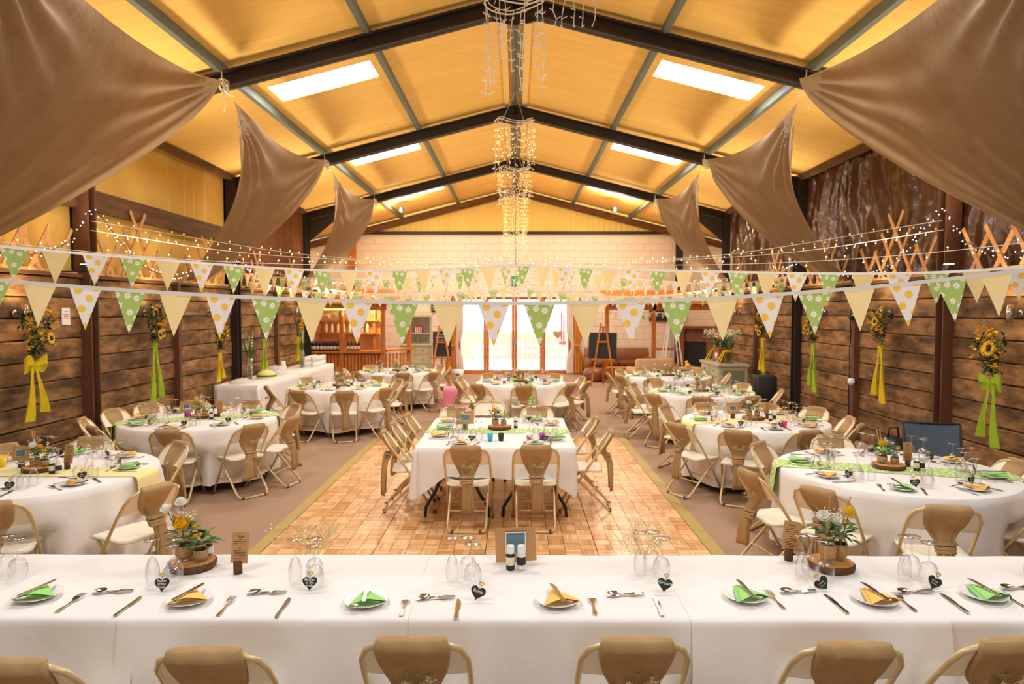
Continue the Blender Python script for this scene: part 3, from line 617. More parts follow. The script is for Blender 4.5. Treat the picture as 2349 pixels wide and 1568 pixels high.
def sconce(label, s, y, z):
    t = thing('wall_sconce', label, 'wall lamp', (s * (HALF + .012), y, z), 0, 'steel cylinder wall lamps')
    P('back_plate', MB().lathe([(.001, 0), (.045, 0), (.045, .02), (.001, .02)], 12).xf(Matrix.Rotation(-s * pi / 2, 4, 'Y')), 'chrome', t, True); P('arm', MB().bar((-s * .01, 0, 0), (-s * .1, 0, 0), .03, .03), 'chrome', t)
    P('cylinder', MB().lathe([(.034, -.1), (.038, -.1), (.038, .1), (.034, .1), (.034, -.1)], 14, (-s * .12, 0, 0)), 'chrome', t, True)
    for q in (-1, 1): P('lens', MB().lathe([(.001, q * .09), (.033, q * .09)], 12, (-s * .12, 0, 0)), 'sconce_lens', t)
    spot(t, (-s * .12, 0, .115), 60, (1, .72, .38), 120, (radians(180), 0, 0)); spot(t, (-s * .12, 0, -.115), 10, (1, .72, .38), 100, (0, 0, 0))
for s, side in ((-1, 'left'), (1, 'right')):
    for k, y in enumerate((7.48, 10.1, 12.2, 14.6, 16.8)): sconce(['nearest', 'second', 'third', 'fourth', 'farthest'][k] + ' steel cylinder lamp on the %s plank wall' % side, s, y, 2.06)
    for k, i in enumerate((4, 5, 6)):
        f = FR[i] - (.16 if i == 4 else .0) ; t = thing('uplighter', ['nearest', 'middle', 'farthest'][k] + ' small floodlight on the %s wall ledge beside a post' % side, 'floodlight', (s * (HALF + .02), f - .42 if i != 5 else f + .5, PL + .046))
        P('housing', MB().box((-s * .4, 0, .05), (.12, .06, .08)), 'black', t); P('lens', MB().box((-s * .4, 0, .094), (.1, .045, .006)), 'sconce_lens', t); P('bracket', MB().bar((0, 0, .008), (-s * .42, 0, .008), .04, .016), 'black', t)
        spot(t, (-s * .4, 0, .12), 350, (1, .84, .6), 150, (radians(180), s * radians(-42), 0), 1.0)
for s, lb in ((-1, 'round floodlight under the roof near the gable, left'), (1, 'round floodlight under the roof near the gable, right')):
    t = thing('floodlight', lb, 'floodlight', (-3.33 if s < 0 else 2.87, 20.0, 5.0)); P('housing', MB().lathe([(.03, .12), (.07, .1), (.09, 0), (.085, 0), (.03, .09)], 12).xf(Matrix.Rotation(radians(60), 4, 'X')), 'black', t, True); P('bulb', MB().lathe([(.001, -.03), (.05, -.02), (.075, .02), (.05, .05)], 12).xf(Matrix.Rotation(radians(60), 4, 'X')), 'lamp', t, True)
    P('bracket', MB().bar((0, .05, .03), (0, .05, .2), .03, .03), 'black', t)
    l = bpy.data.lights.new('floodlight_bulb', 'POINT'); l.energy = 90; l.color = (1, .7, .36); l.shadow_soft_size = .08; o = bpy.data.objects.new('floodlight_bulb', l); COL.objects.link(o); o.parent = t; o.location = (0, -.16, -.08)
for s, y, z, lb in ((-1, 8.32, 2.02, 'small white paper notice on the left plank wall'), (1, 8.97 - .22, 1.97, 'small white paper notice on the right plank wall')):
    t = thing('wall_notice', lb, 'notice', (s * (HALF - .0), y, z)); P('sheet', MB().box((0, 0, 0), (.012, .15, .21)), 'white', t)
    m = MB()
    for k, (wd, zz) in enumerate(((.05, .06), (.09, .02), (.08, 0), (.1, -.02))): m.box((-s * .0065, 0, zz), (.001, wd, .008))
    P('print', m, 'red_cap', t)
t = thing('security_camera', 'small dome sensor on the right wall post', 'sensor', (HALF - .1, 11.0, 1.98)); P('dome', MB().lathe([(.001, -.05), (.035, -.04), (.05, 0), (.05, .03), (.001, .03)], 12), 'black', t, True); P('mount', MB().box((.03, 0, .02), (.05, .05, .05)), 'white', t)
t = thing('wall_lantern', 'round white bulkhead lamp low on the right wall post', 'lamp', (HALF - .1, 10.97, .95)); P('globe', MB().lathe([(.001, -.06), (.045, -.045), (.06, 0), (.045, .045), (.001, .06)], 12), 'white', t, True); P('mount', MB().box((.04, 0, 0), (.05, .08, .08)), 'black', t)
t = thing('cable_run', 'loose black cable running down the right wall post', 'cable', (HALF - .09, 11.0, 0)); P('cable', MB().tube([(U(-.01, .005), .055 + U(-.02, .02), .05 + k * .14) for k in range(17)], .01, 5), 'black', t, True)
def sunflower(t, c, r, d, mat='petal_y'):
    q = Vector((0, 0, 1)).rotation_difference(Vector(d)).to_matrix().to_4x4(); q.translation = Vector(c); m = MB(); n = 14
    for k in range(n):
        a = 2 * pi * k / n; m.add([(.35 * r * cos(a - .2), .35 * r * sin(a - .2), 0), (.75 * r * cos(a - .16), .75 * r * sin(a - .16), .1 * r), (r * cos(a), r * sin(a), .02 * r), (.75 * r * cos(a + .16), .75 * r * sin(a + .16), .1 * r), (.35 * r * cos(a + .2), .35 * r * sin(a + .2), 0)], [(0, 1, 2, 3, 4)])
    f = P('flower_head', m.xf(q), mat, t); P('disc', MB().lathe([(.42 * r, 0), (.36 * r, .14 * r), (.001, .17 * r)], 10).xf(q), 'seed', f, True)
def rose(t, c, r, mat, d=(0, -.3, 1)):
    q = Vector((0, 0, 1)).rotation_difference(Vector(d)).to_matrix().to_4x4(); q.translation = Vector(c); m = MB()
    for ring, (n, rr, zz, op) in enumerate(((5, 1, -.25, .5), (5, .8, 0, .7), (4, .55, .2, .85), (3, .28, .3, 1))):
        for k in range(n):
            a = 2 * pi * k / n + ring * .6; w = 1.5 * pi / n
            m.grid(lambda u, v: (rr * r * (.25 + (.75 + .1 * (1 - op)) * sin(v * 1.7)) * cos(a + (u - .5) * 2 * w * (.5 + .5 * v)), rr * r * (.25 + .75 * sin(v * 1.7)) * sin(a + (u - .5) * 2 * w * (.5 + .5 * v)), r * (zz - .35 + v * (.35 + .55 * op) - .12 * (2 * u - 1) ** 2 * v)), 3, 3)
    m.lathe([(.001, -.5 * r), (.5 * r, -.38 * r), (.68 * r, -.05 * r), (.5 * r, .22 * r), (.001, .3 * r)], 10)
    return P('flower_head', m.xf(q), mat, t, True)
def bouquet(label, s, y, z, rib, sc=1.0, n_y=10, tails=.75, sunny=2, bow=True):
    t = thing('wall_bouquet', label, 'bouquet', (s * (HALF - .1), y, z), 0, 'flower bunches tied to the plank walls'); m = MB(); st = MB(); e = -s
    for k in range(170):
        a = U(-1.25, 1.25); h = U(.05, .5) * sc; r = h * .8 * a; p = (e * U(-.0, .15) * sc, r * .62, h); m.leaf(p, (e * U(.2, 1), U(-1, 1), U(-.4, 1)), U(.06, .14) * sc, U(.02, .05) * sc)
    P('foliage', m, 'leaf_dark', t)['kind'] = 'stuff'
    for k in range(10):
        a = U(-.35, .35); L = U(.35, .55) * sc; st.tube([(e * .04, 0, -.05), (e * .07, a * .2 * sc, L * .5), (e * U(.03, .12), a * .7 * sc, L)], .004, 4)
    P('stems', st, 'stem', t)
    for k in range(n_y * 2):
        a = U(-.22, .22) * sc; zz = U(.15, .58) * sc; mm = MB()
        for q in range(9): mm.leaf((0, 0, 0), (e * U(.2, 1), U(-1, 1), U(-.3, 1)), U(.04, .085) * sc, .03 * sc)
        P('yellow_spray', mm, 'petal_y', t, loc=(e * .14 * sc, a, zz))
    for k in range(sunny): sunflower(t, (e * .2 * sc, (U(-.15, .15)) * sc, U(.1, .38) * sc), .075 * sc, (e, U(-.4, .1), .1))
    rb = tag(P('ribbon', MB().lathe([(.035, -.03), (.05, 0), (.035, .03)], 10, (e * .06, 0, -.03)), rib, t, True), None)
    if bow:
        for q in (-1, 1):
            P('bow_loop', MB().grid(lambda u, v: (e * (.08 + .03 * sin(2 * pi * u)), q * (.02 + .15 * sin(pi * u)) * sc, -.03 + (.06 * (v - .5) * (1 + 1.2 * sin(pi * u)) + .05 * sin(2 * pi * u)) * sc), 14, 4), rib, rb, True)
    for q in (-1, 1):
        L = tails * (1 if q < 0 else .88) * sc; P('ribbon_tail', MB().grid(lambda u, v: (e * (.07 + .03 * sin(5 * u + 3 * v)), q * (.025 + .1 * v) * sc + (u - .5) * .13 * sc * (.5 + .5 * v ** .5) , -.04 - L * v), 6, 12), rib, rb, True)
bouquet('yellow flower bunch with a yellow tulle bow nearest on the left wall', -1, 7.52, 1.72 - .19, 'tulle_y', 1.0, 12, .62, 1)
bouquet('flower bunch with pale green tails beside the left bunting', -1, 10.05, 1.62, 'tulle_g', 1.05, 9, .85, 2, False)
bouquet('flower bunch with yellow tails, third along the left wall', -1, 12.25, 1.34, 'tulle_y', .9, 8, .55, 1, False)
bouquet('flower bunch with faded green tails, fourth along the left wall', -1, 14.4, 1.5, 'tulle_g', .9, 6, .9, 1, False)
bouquet('flower bunch with yellow bow, farthest on the left wall', -1, 16.7, 1.4, 'tulle_y', .9, 9, .55, 2)
bouquet('sunflower bunch with lime tulle bow nearest on the right wall', 1, 7.66, 1.32, 'tulle_g', 1.0, 12, .72, 3)
bouquet('tall flower bunch with yellow tails, second along the right wall', 1, 10.0, 1.58, 'tulle_y', 1.0, 9, .8, 1, False)
bouquet('flower bunch with lime tail, third along the right wall', 1, 12.25, 1.48, 'tulle_g', .95, 8, .85, 2, False)
bouquet('flower bunch with yellow tails, fourth along the right wall', 1, 14.75, 1.5, 'tulle_y', .95, 8, .8, 2, False)
# ------------------------------------------------------------------ tables and cloths
TZ = .76
def sm(a, b, x): x = max(0, min(1, (x - a) / (b - a))); return x * x * (3 - 2 * x)
def cloth_mesh(per, nor, hem, amp, freq, push=None, levels=9, seed=0, ztop=TZ):
    rs = random.Random(seed); ph = [rs.uniform(0, 6.28) for _ in range(4)]; n = len(per); arc = [0]
    for i in range(1, n): arc.append(arc[-1] + hypot(per[i][0] - per[i - 1][0], per[i][1] - per[i - 1][1]))
    loops = [[(per[i][0] - nor[i][0] * .012, per[i][1] - nor[i][1] * .012, ztop) for i in range(n)], [(per[i][0], per[i][1], ztop - .004) for i in range(n)]]
    for l in range(1, levels + 1):
        v = l / levels; lp = []
        for i in range(n):
            z = ztop - .012 - (ztop - .012 - hem(i)) * v; a = arc[i] * freq
            o = .006 + amp * v ** .8 * (.5 * sin(a + ph[0] + .6 * sin(a * .37 + ph[1])) + .3 * sin(a * 1.9 + ph[2]) + .35 + .2 * sin(a * .45 + ph[3]))
            if push: o = min(o, .02 + amp - push(i, z)) if push(i, z) > 0 else o
            lp.append((per[i][0] + nor[i][0] * o, per[i][1] + nor[i][1] * o, z))
        loops.append(lp)
    m = MB(); m.loft(loops, False, False); m.f = [f[::-1] for f in m.f] + [tuple(range(n))]; return m
def circ(R, n=110): return [(R * cos(2 * pi * k / n), R * sin(2 * pi * k / n)) for k in range(n)], [(cos(2 * pi * k / n), sin(2 * pi * k / n)) for k in range(n)]
def rectp(hx, hy, step=.04, r=.03):
    per = []; nor = []; 
    def side(a, b, n):
        L = hypot(b[0] - a[0], b[1] - a[1]); q = max(2, int(L / step))
        for k in range(q): t = k / q; per.append((a[0] + (b[0] - a[0]) * t, a[1] + (b[1] - a[1]) * t)); nor.append(n)
    for (cx_, cy_, a0) in ((hx - r, -hy + r, -pi / 2), (hx - r, hy - r, 0), (-hx + r, hy - r, pi / 2), (-hx + r, -hy + r, pi)):
        if a0 == -pi / 2: side((-hx + r, -hy), (hx - r, -hy), (0, -1))
        if a0 == 0: side((hx, -hy + r), (hx, hy - r), (1, 0))
        if a0 == pi / 2: side((hx - r, hy), (-hx + r, hy), (0, 1))
        if a0 == pi: side((-hx, hy - r), (-hx, -hy + r), (-1, 0))
        for k in range(6): a = a0 + pi / 2 * k / 5; per.append((cx_ + r * cos(a), cy_ + r * sin(a))); nor.append((cos(a), sin(a)))
    # order: bottom, corner, right, ... corners belong after their side
    return per, nor
def wishbone(m, x, hy, y0, zt):
    for q in (-1, 1): m.tube([(x, y0 + q * hy * .35, zt), (x, y0 + q * hy * .35, .45), (x, y0 + q * hy * .55, .25), (x, y0 + q * hy * .78, .1), (x, y0 + q * hy * .8, 0)], .016, 6)
    m.tube([(x, y0 - hy * .35, zt - .06), (x, y0 + hy * .35, zt - .06)], .013, 6)
def round_table(name, x, y, Rr, ph):
    t = thing('round_table', 'black-legged table under the cloth, ' + ph, 'table', (x, y, 0)); P('tabletop', MB().lathe([(.001, .715), (Rr - .02, .715), (Rr - .014, .725), (Rr - .014, .745), (Rr - .02, .752), (.001, .752)], 40), 'cream', t)
    for s in (-1, 1): m = MB(); wishbone(m, s * Rr * .42, Rr * .6, 0, .714); P('leg', m, 'black_leg', t, True)
TAB = {  # key: x, y, radius, phrase, runner material, runner heading
 'LN': (-3.95, 5.55, .9, 'round table at the left photo edge', 'runner_yellow', 0), 'LM': (-3.9, 8.35, .9, 'green-runner round table on the left', 'runner_green', 24),
 'LF1': (-3.1, 11.95, .85, 'yellow-runner round table before the buffet', 'runner_yellow', 20), 'LF2': (-2.6, 15.0, .85, 'far round table nearest the bar', 'runner_green', 0),
 'CF': (.09, 12.7, .83, 'round table before the glass doors', 'runner_dark', 97), 'RN': (3.15, 5.68, .9, 'nearest round table on the right', 'runner_green', -16),
 'RM': (2.9, 8.25, .85, 'yellow-runner round table on the right', 'runner_yellow', 10), 'RF1': (3.06, 11.2, .83, 'third round table on the right', 'runner_green', 0), 'RF2': (3.12, 13.9, .85, 'farthest round table on the right', 'runner_green', 0)}
CH = {'RM': [(2.35, 7.18), (1.82, 7.62), (2.0, 9.1), (2.57, 9.3), (3.41, 9.25), (3.94, 8.92), (3.11, 7.2), (3.98, 8.1), (3.8, 7.54)],
 'LM': [(-3.7, 7.21), (-2.93, 7.54), (-2.67, 8.09), (-3.0, 9.21), (-3.74, 9.56), (-4.5, 9.5), (-5.05, 9.3), (-5.2, 8.72), (-5.1, 7.97), (-4.62, 7.4)],
 'LN': [(-3.25, 6.52), (-2.62, 4.9), (-4.24, 6.75), (-4.86, 6.36), (-3.49, 4.45)],
 'RN': [(2.81, 4.4), (2.17, 4.83), (1.85, 5.36), (2.34, 6.51), (3.2, 6.9), (4.26, 5.76), (3.92, 4.85)],
 'LF1': [(-2.7, 10.72), (-3.45, 10.75), (-2.13, 11.15), (-4.15, 11.35), (-2.16, 12.6), (-1.95, 11.98), (-3.95, 12.85), (-3.3, 13.2), (-2.67, 13.1)],
 'LF2': [(-2.3, 13.85), (-1.7, 14.1), (-1.75, 15.85), (-3.4, 15.85), (-3.3, 14.05), (-1.48, 15.1), (-3.75, 14.9)],
 'CF': [(.14, 11.5), (-.65, 11.7), (.95, 11.75), (-1.08, 12.35), (-1.07, 13.0), (1.27, 13.05), (1.28, 12.2), (.8, 13.65), (-.56, 13.7)],
 'RF1': [(2.74, 10.05), (2.1, 10.35), (1.84, 11.2), (2.05, 11.85), (2.55, 12.3), (3.97, 11.9), (4.25, 10.91), (3.5, 10.08)],
 'RF2': [(2.6, 12.8), (2.05, 13.36), (1.9, 13.95), (2.25, 14.75), (2.75, 15.0), (3.95, 14.75), (4.3, 13.74)]}
# ------------------------------------------------------------------ folding chairs
def chair_parts():
    W = .215
    top = []
    for s in (-1,):
        pass
    pts = [(-W, .25, .012), (-W, .02, .40), (-W, -.13, .62), (-W + .004, -.2, .715), (-W + .03, -.235, .77), (-W + .08, -.255, .797), (0, -.262, .805), (W - .08, -.255, .797), (W - .03, -.235, .77), (W - .004, -.2, .715), (W, -.13, .62), (W, .02, .40), (W, .25, .012)]
    out = {}
    out['back_frame'] = (MB().tube(pts, .0125, 7).mesh('back_frame', 'tube', True))
    w2 = .18
    out['rear_leg'] = MB().tube([(-w2, .17, .425), (-w2 - .002, .08, .345), (-w2, -.2, .07), (-w2 + .01, -.24, .028), (-w2 + .05, -.258, .0135), (w2 - .05, -.258, .0135), (w2 - .01, -.24, .028), (w2, -.2, .07), (w2 + .002, .08, .345), (w2, .17, .425)], .0125, 7).mesh('rear_leg', 'tube', True)
    out['crossbar'] = MB().tube([(-W, .145, .19), (W, .145, .19)], .009, 6).tube([(-w2, -.1, .17), (w2, -.1, .17)], .009, 6).mesh('crossbar', 'tube', True)
    def rr(hx, y0, y1, z, r=.07, k=5):
        o = []
        for cx_, cy_, a0 in ((hx - r, y0 + r, -pi / 2), (hx - r, y1 - r, 0), (-hx + r, y1 - r, pi / 2), (-hx + r, y0 + r, pi)):
            for i in range(k + 1): a = a0 + pi / 2 * i / k; o.append((cx_ + r * cos(a), cy_ + r * sin(a), z + (.012 if cy_ > .1 else 0) * -1 * (1 if sin(a) > .5 else 0)))
        return o
    out['seat'] = MB().loft([rr(.16, -.13, .2, .418), rr(.195, -.165, .235, .42), rr(.203, -.175, .243, .432), rr(.196, -.168, .236, .446), rr(.15, -.12, .19, .441)], True, True).mesh('seat', 'cream', True)
    def bk(off):
        def fn(u, v):
            x = (u - .5) * .405; e = 1 - (abs(u - .5) * 2) ** 6 * .25; z = .625 + (.17 * e) * v; y = -.13 - (z - .62) * .68 - .035 * (1 - (2 * u - 1) ** 2) * .6 + off
            return (x, y, z + .0)
        return fn
    m = MB(); m.grid(bk(.006), 12, 6); m.grid(bk(-.006), 12, 6); q = 13 * 7
    for i in range(12): m.f.append((i, i + 1, q + i + 1, q + i)); m.f.append((78 + i, 78 + i + 1, q + 78 + i + 1, q + 78 + i))
    out['backrest'] = m.mesh('backrest', 'cream', True)
    out['foot_cap'] = MB().lathe([(.001, 0), (.016, 0), (.016, .03), (.0125, .034)], 8).mesh('foot_cap', 'rubber', True)
    return out
CP = chair_parts()
def sash_mesh(seed, w0, skew, tail_w, tail_z, lean, zk=.475):
    rs = random.Random(seed); loops = []; N = 28
    k_ = w0 / .30
    secs = [(.833, .25, .02, -.268), (.826, .29, .055, -.267), (.79, .31, .06, -.25), (.74, .305, .062, -.218), (.69, .29, .064, -.188), (.64, .265, .06, -.165), (.59, .22, .055, -.17), (.545, .17, .05, -.192), (.505, .125, .05, -.216), (.475, .1, .046, -.234), (.44, .105, .034, -.25), (.38, tail_w * .75, .026, -.262), (.31, tail_w * .88, .02, -.268), (.25, tail_w * .96, .016, -.27), (tail_z, tail_w, .012, -.27)]
    secs = [((.833 - (.833 - z) * (.833 - zk) / .358) if z > .45 else zk - (.475 - z) * (zk - tail_z) / (.475 - tail_z), w * (k_ if z > .44 else 1), t, y) for z, w, t, y in secs]; N = 44
    yf = lambda z, y: (-.157 - (z - .62) * .68 if z < .81 else y) if z >= .62 else (-.157 - (.62 - z) / (.62 - zk) * .077 if z > zk else y)
    secs = [(z, w, t, yf(z, y)) for z, w, t, y in secs]
    p1, p2 = rs.uniform(0, 6), rs.uniform(0, 6)
    for i, (z, w, t, y) in enumerate(secs):
        k = i / (len(secs) - 1); lp = []; sx = skew * sm(.3, 1, k)
        for j in range(N):
            a = 2 * pi * j / N; cx_ = abs(cos(a)) ** .5 * (1 if cos(a) > 0 else -1); sy = abs(sin(a)) ** .6 * (1 if sin(a) > 0 else -1)
            fold = (.012 * sin(cx_ * 8 + p1 + i * .12) + .008 * sin(cx_ * 15 + p2)) * (.08 + sm(.12, .5, k)) * min(1, w / .12)
            lp.append((cx_ * w / 2 + sx + lean * (k - .3) * .1, y + sy * t / 2 + fold, z + (.012 * cx_ * sin(p1) if i == len(secs) - 1 else 0)))
        loops.append(lp)
    return MB().loft(loops, True, True).mesh('sash', 'hessian', True)
SASH = [sash_mesh(1, .27, 0, .15, .2, 0, .54), sash_mesh(2, .25, .03, .14, .17, .3, .56), sash_mesh(3, .26, -.035, .17, .22, -.3, .48), sash_mesh(4, .285, .01, .13, .2, .1, .5)]; ZK = [.54, .56, .48, .5]
def knot_mesh(seed):
    rs = random.Random(seed); m = MB()
    for q in range(3): z = .455 + q * .022; m.tube([((.052 + .004 * q) * cos(a), -.237 + .006 * q + .03 * sin(a), z + .006 * sin(a * 2 + rs.uniform(0, 6))) for a in [2 * pi * k / 16 for k in range(17)]], .0135, 6, False)
    return m.mesh('sash_knot', 'hessian', True)
KNOT = knot_mesh(2); SKX = [0, .012, -.014, .003]
def gyp_mesh(n, spread, h, dot, seed, base=(0, 0, 0), mat='gyp'):
    rs = random.Random(seed); st = MB(); dt = MB(); u = lambda a, b: rs.uniform(a, b)
    for k in range(n):
        a = u(0, 6.28); r = spread * u(.2, 1); e = (base[0] + r * cos(a), base[1] + r * sin(a), base[2] + h * u(.7, 1)); st.tube([base, (base[0] + r * .35 * cos(a), base[1] + r * .35 * sin(a), base[2] + h * .5), e], .0012, 3)
        for q in range(5):
            p = (e[0] + u(-.25, .25) * spread, e[1] + u(-.25, .25) * spread, e[2] + u(-.12, .1) * h); st.tube([lerp(base, e, .8), p], .0007, 3); dt.octa(p, dot * u(.7, 1.2))
    return st, dt
_s, _d = gyp_mesh(11, .075, .07, .005, 3); SPR_S = _s.mesh('sprig_stems', 'straw'); SPR_D = _d.mesh('sprig', 'straw')
nchair = 0; MPH = 'rectangular table on the dance floor'
def chair(back, face, label, group, sash=True, var=None):
    global nchair
    ux, uy = face; L = hypot(ux, uy); ux, uy = ux / L, uy / L
    t = thing('folding_chair', label, 'chair', (back[0] + ux * .25, back[1] + uy * .25, 0), atan2(-ux, uy), group)
    onf = DX0 - .05 < t.location.x < DX0 + PX * NXP + .05 and t.location.y < DY1 and t.location.y > 3.6
    t.location.z = .017 if onf else 0
    for nm in ('back_frame', 'rear_leg', 'crossbar', 'seat', 'backrest'): obj(nm, CP[nm], t)
    for x, y in ((-.215, .255), (.215, .255), (-.13, -.258), (.13, -.258)): obj('foot_cap', CP['foot_cap'], t, (x, y, 0))
    if sash:
        v = nchair % 4 if var is None else var; s = obj('sash', SASH[v], t); s['label'] = 'hessian sash knotted behind the backrest'; 
        obj('sash_knot', KNOT, s, (SKX[v], 0, ZK[v] - .475))
        if nchair % 3 != 1: obj('gypsophila_sprig', SPR_D, s, (0, -.232, .6), (.5, 0, 0)); obj('sprig_stems', SPR_S, s, (0, -.232, .6), (.5, 0, 0))
    nchair += 1; return t
SECT = ['right', 'back-right', 'back', 'back-left', 'left', 'front-left', 'front', 'front-right']
def sector(dx, dy): return SECT[int(round(math.degrees(atan2(dy, dx)) / 45)) % 8]
def place_chairs(lst, cx_, cy_, ph, faces=None):
    sec = {}
    for i, (x, y) in enumerate(lst): sec.setdefault(sector(x - cx_, y - cy_), []).append(i)
    names = {}
    for k, ids in sec.items():
        if len(ids) == 1: names[ids[0]] = k + ' side'
        elif k in ('left', 'right'):
            ids.sort(key=lambda i: lst[i][1])
            for i, q in zip(ids, ['nearer on ' + k, 'farther on ' + k] if len(ids) == 2 else ['nearest on ' + k, 'middle on ' + k, 'farthest on ' + k]): names[i] = q + ' side'
        else:
            ids.sort(key=lambda i: lst[i][0])
            for i, q in zip(ids, ['left one, ', 'right one, '] if len(ids) == 2 else ['left one, ', 'middle one, ', 'right one, ']): names[i] = q + k + ' side'
    for i, (x, y) in enumerate(lst):
        fc = faces[i] if faces else (cx_ - x, cy_ - y); chair((x, y), fc, 'folding chair with sash, %s, %s' % (names[i], ph), 'folding chairs with hessian sashes', True, 3 if ph == MPH and i < 2 else None)
for k, (x, y, Rr, ph, rm, rh) in TAB.items():
    round_table(k, x, y, Rr, ph)
    pc = []
    for bx_, by_ in CH[k]:
        d = hypot(bx_ - x, by_ - y); need = Rr - (d - .25 - .243) + .03
        if need > 0: pc.append((atan2(by_ - y, bx_ - x), need))
    per, nor = circ(Rr); N = len(per)
    def push(i, z, pc=pc, N=N):
        th = 2 * pi * i / N; o = 0
        for a, need in pc:
            dd = abs((th - a + pi) % (2 * pi) - pi); o = max(o, need * (1 - sm(.24, .42, dd)) * (1 - sm(.46, .60, z)))
        return o
    c = cloth_mesh(per, nor, lambda i: .1 + .02 * sin(i * .35), .075, 13 if Rr > .84 else 14, push, 12, hash(k) % 97 if False else sum(map(ord, k)))
    tag(obj('tablecloth', c.mesh('tablecloth', 'white_cloth', True), None, (x, y, 0)), 'white floor-length cloth over the ' + ph, 'tablecloth')
    # runner
    hl = Rr + .018; drop = .3; tot = 2 * (hl + drop); hw = .16
    def rf(u, v, hl=hl, drop=drop, tot=tot, hw=hw, Rr=Rr):
        s = (u - .5) * tot; yy = (v - .5) * 2 * hw; e = math.sqrt(max(0, (hl + .008) ** 2 - yy * yy)); sg = 1 if s > 0 else -1; q = abs(s)
        if q <= e - .012: return (s, yy, TZ + .0035)
        d = q - (e - .012); a = min(1, d / .03) * pi / 2
        return (sg * (e - .012 + .02 * sin(a) + max(0, d - .03) * .12 + .012 * sin(yy * 40) * min(1, d * 4)), yy, TZ + .0035 - .02 * (1 - cos(a)) - max(0, d - .03))
    tag(obj('table_runner', MB().grid(rf, 90, 6, lambda u, v, tot=tot: (u * tot, v * .32)).mesh('table_runner', rm, True), None, (x, y, 0), (0, 0, radians(rh))), '%s strip runner across the %s' % ({'runner_yellow': 'pale yellow', 'runner_green': 'green daisy', 'runner_dark': 'green daisy'}[rm], ph), 'runner')
    place_chairs(CH[k], x, y, ph)
# rectangular table on the dance floor: two trestles side by side
MX, MY0, MY1, MHX = -.2, 6.58, 8.42, .78; FZ = .017; MPH = 'rectangular table on the dance floor'
for s, lb in ((-1, 'left'), (1, 'right')):
    t = thing('trestle_table', '%s half of the %s, black legs' % (lb, MPH), 'table', (MX + s * MHX / 2, (MY0 + MY1) / 2, FZ)); P('tabletop', MB().box((0, 0, .718), (MHX - .006, MY1 - MY0, .036)), 'cream', t)
    for q in (-1, 1): m = MB(); wishbone(m, 0, .4, 0, .7); P('leg', m.xf(Matrix.Translation((0, q * .72, 0)) @ Matrix.Rotation(pi / 2, 4, 'Z')), 'black_leg', t, True)
per, nor = rectp(MHX + .008, (MY1 - MY0) / 2 + .008)
def hem(i):
    x, y = per[i]; c = max(0, 1 - hypot(abs(x) - MHX, abs(y) - .92) / .3); return .47 - .22 * c + .012 * sin(i * .21)
tag(obj('tablecloth', cloth_mesh(per, nor, hem, .05, 9, None, 9, 5).mesh('tablecloth', 'white_cloth', True), None, (MX, (MY0 + MY1) / 2, 0)), 'white cloth with hanging corner points over the ' + MPH, 'tablecloth')
def rf(u, v):
    s = (u - .5) * 2.02; q = abs(s); sg = 1 if s > 0 else -1; e = MHX + .012; y = (v - .5) * .3
    if q <= e - .012: return (s, y, TZ + .0035)
    d = q - e + .012; a = min(1, d / .03) * pi / 2; return (sg * (e - .012 + .022 * sin(a) + .2 * max(0, d - .03)), y, TZ + .0035 - .02 * (1 - cos(a)) - max(0, d - .03))
tag(obj('table_runner', MB().grid(rf, 70, 4, lambda u, v: (u * 2.02, v * .3)).mesh('table_runner', 'runner_green', True), None, (MX, 7.5, 0)), 'green daisy strip runner across the ' + MPH, 'runner')
mc = [(-.46, 6.26), (.19, 6.28), (-1.36, 7.06), (-1.36, 7.58), (-1.3, 8.2), (.98, 7.1), (.92, 7.98), (-.78, 8.92), (.28, 8.9)]
mf = [(.03, 1), (0, 1), (1, .12), (1, .04), (1, -.02), (-1, .1), (-1, -.05), (0, -1), (0, -1)]
place_chairs(mc, MX, 7.5, MPH, mf)
chair((-.36, 9.5), (0, -1), 'plain cream folding chair without sash behind the ' + MPH, 'folding chairs with hessian sashes', False)
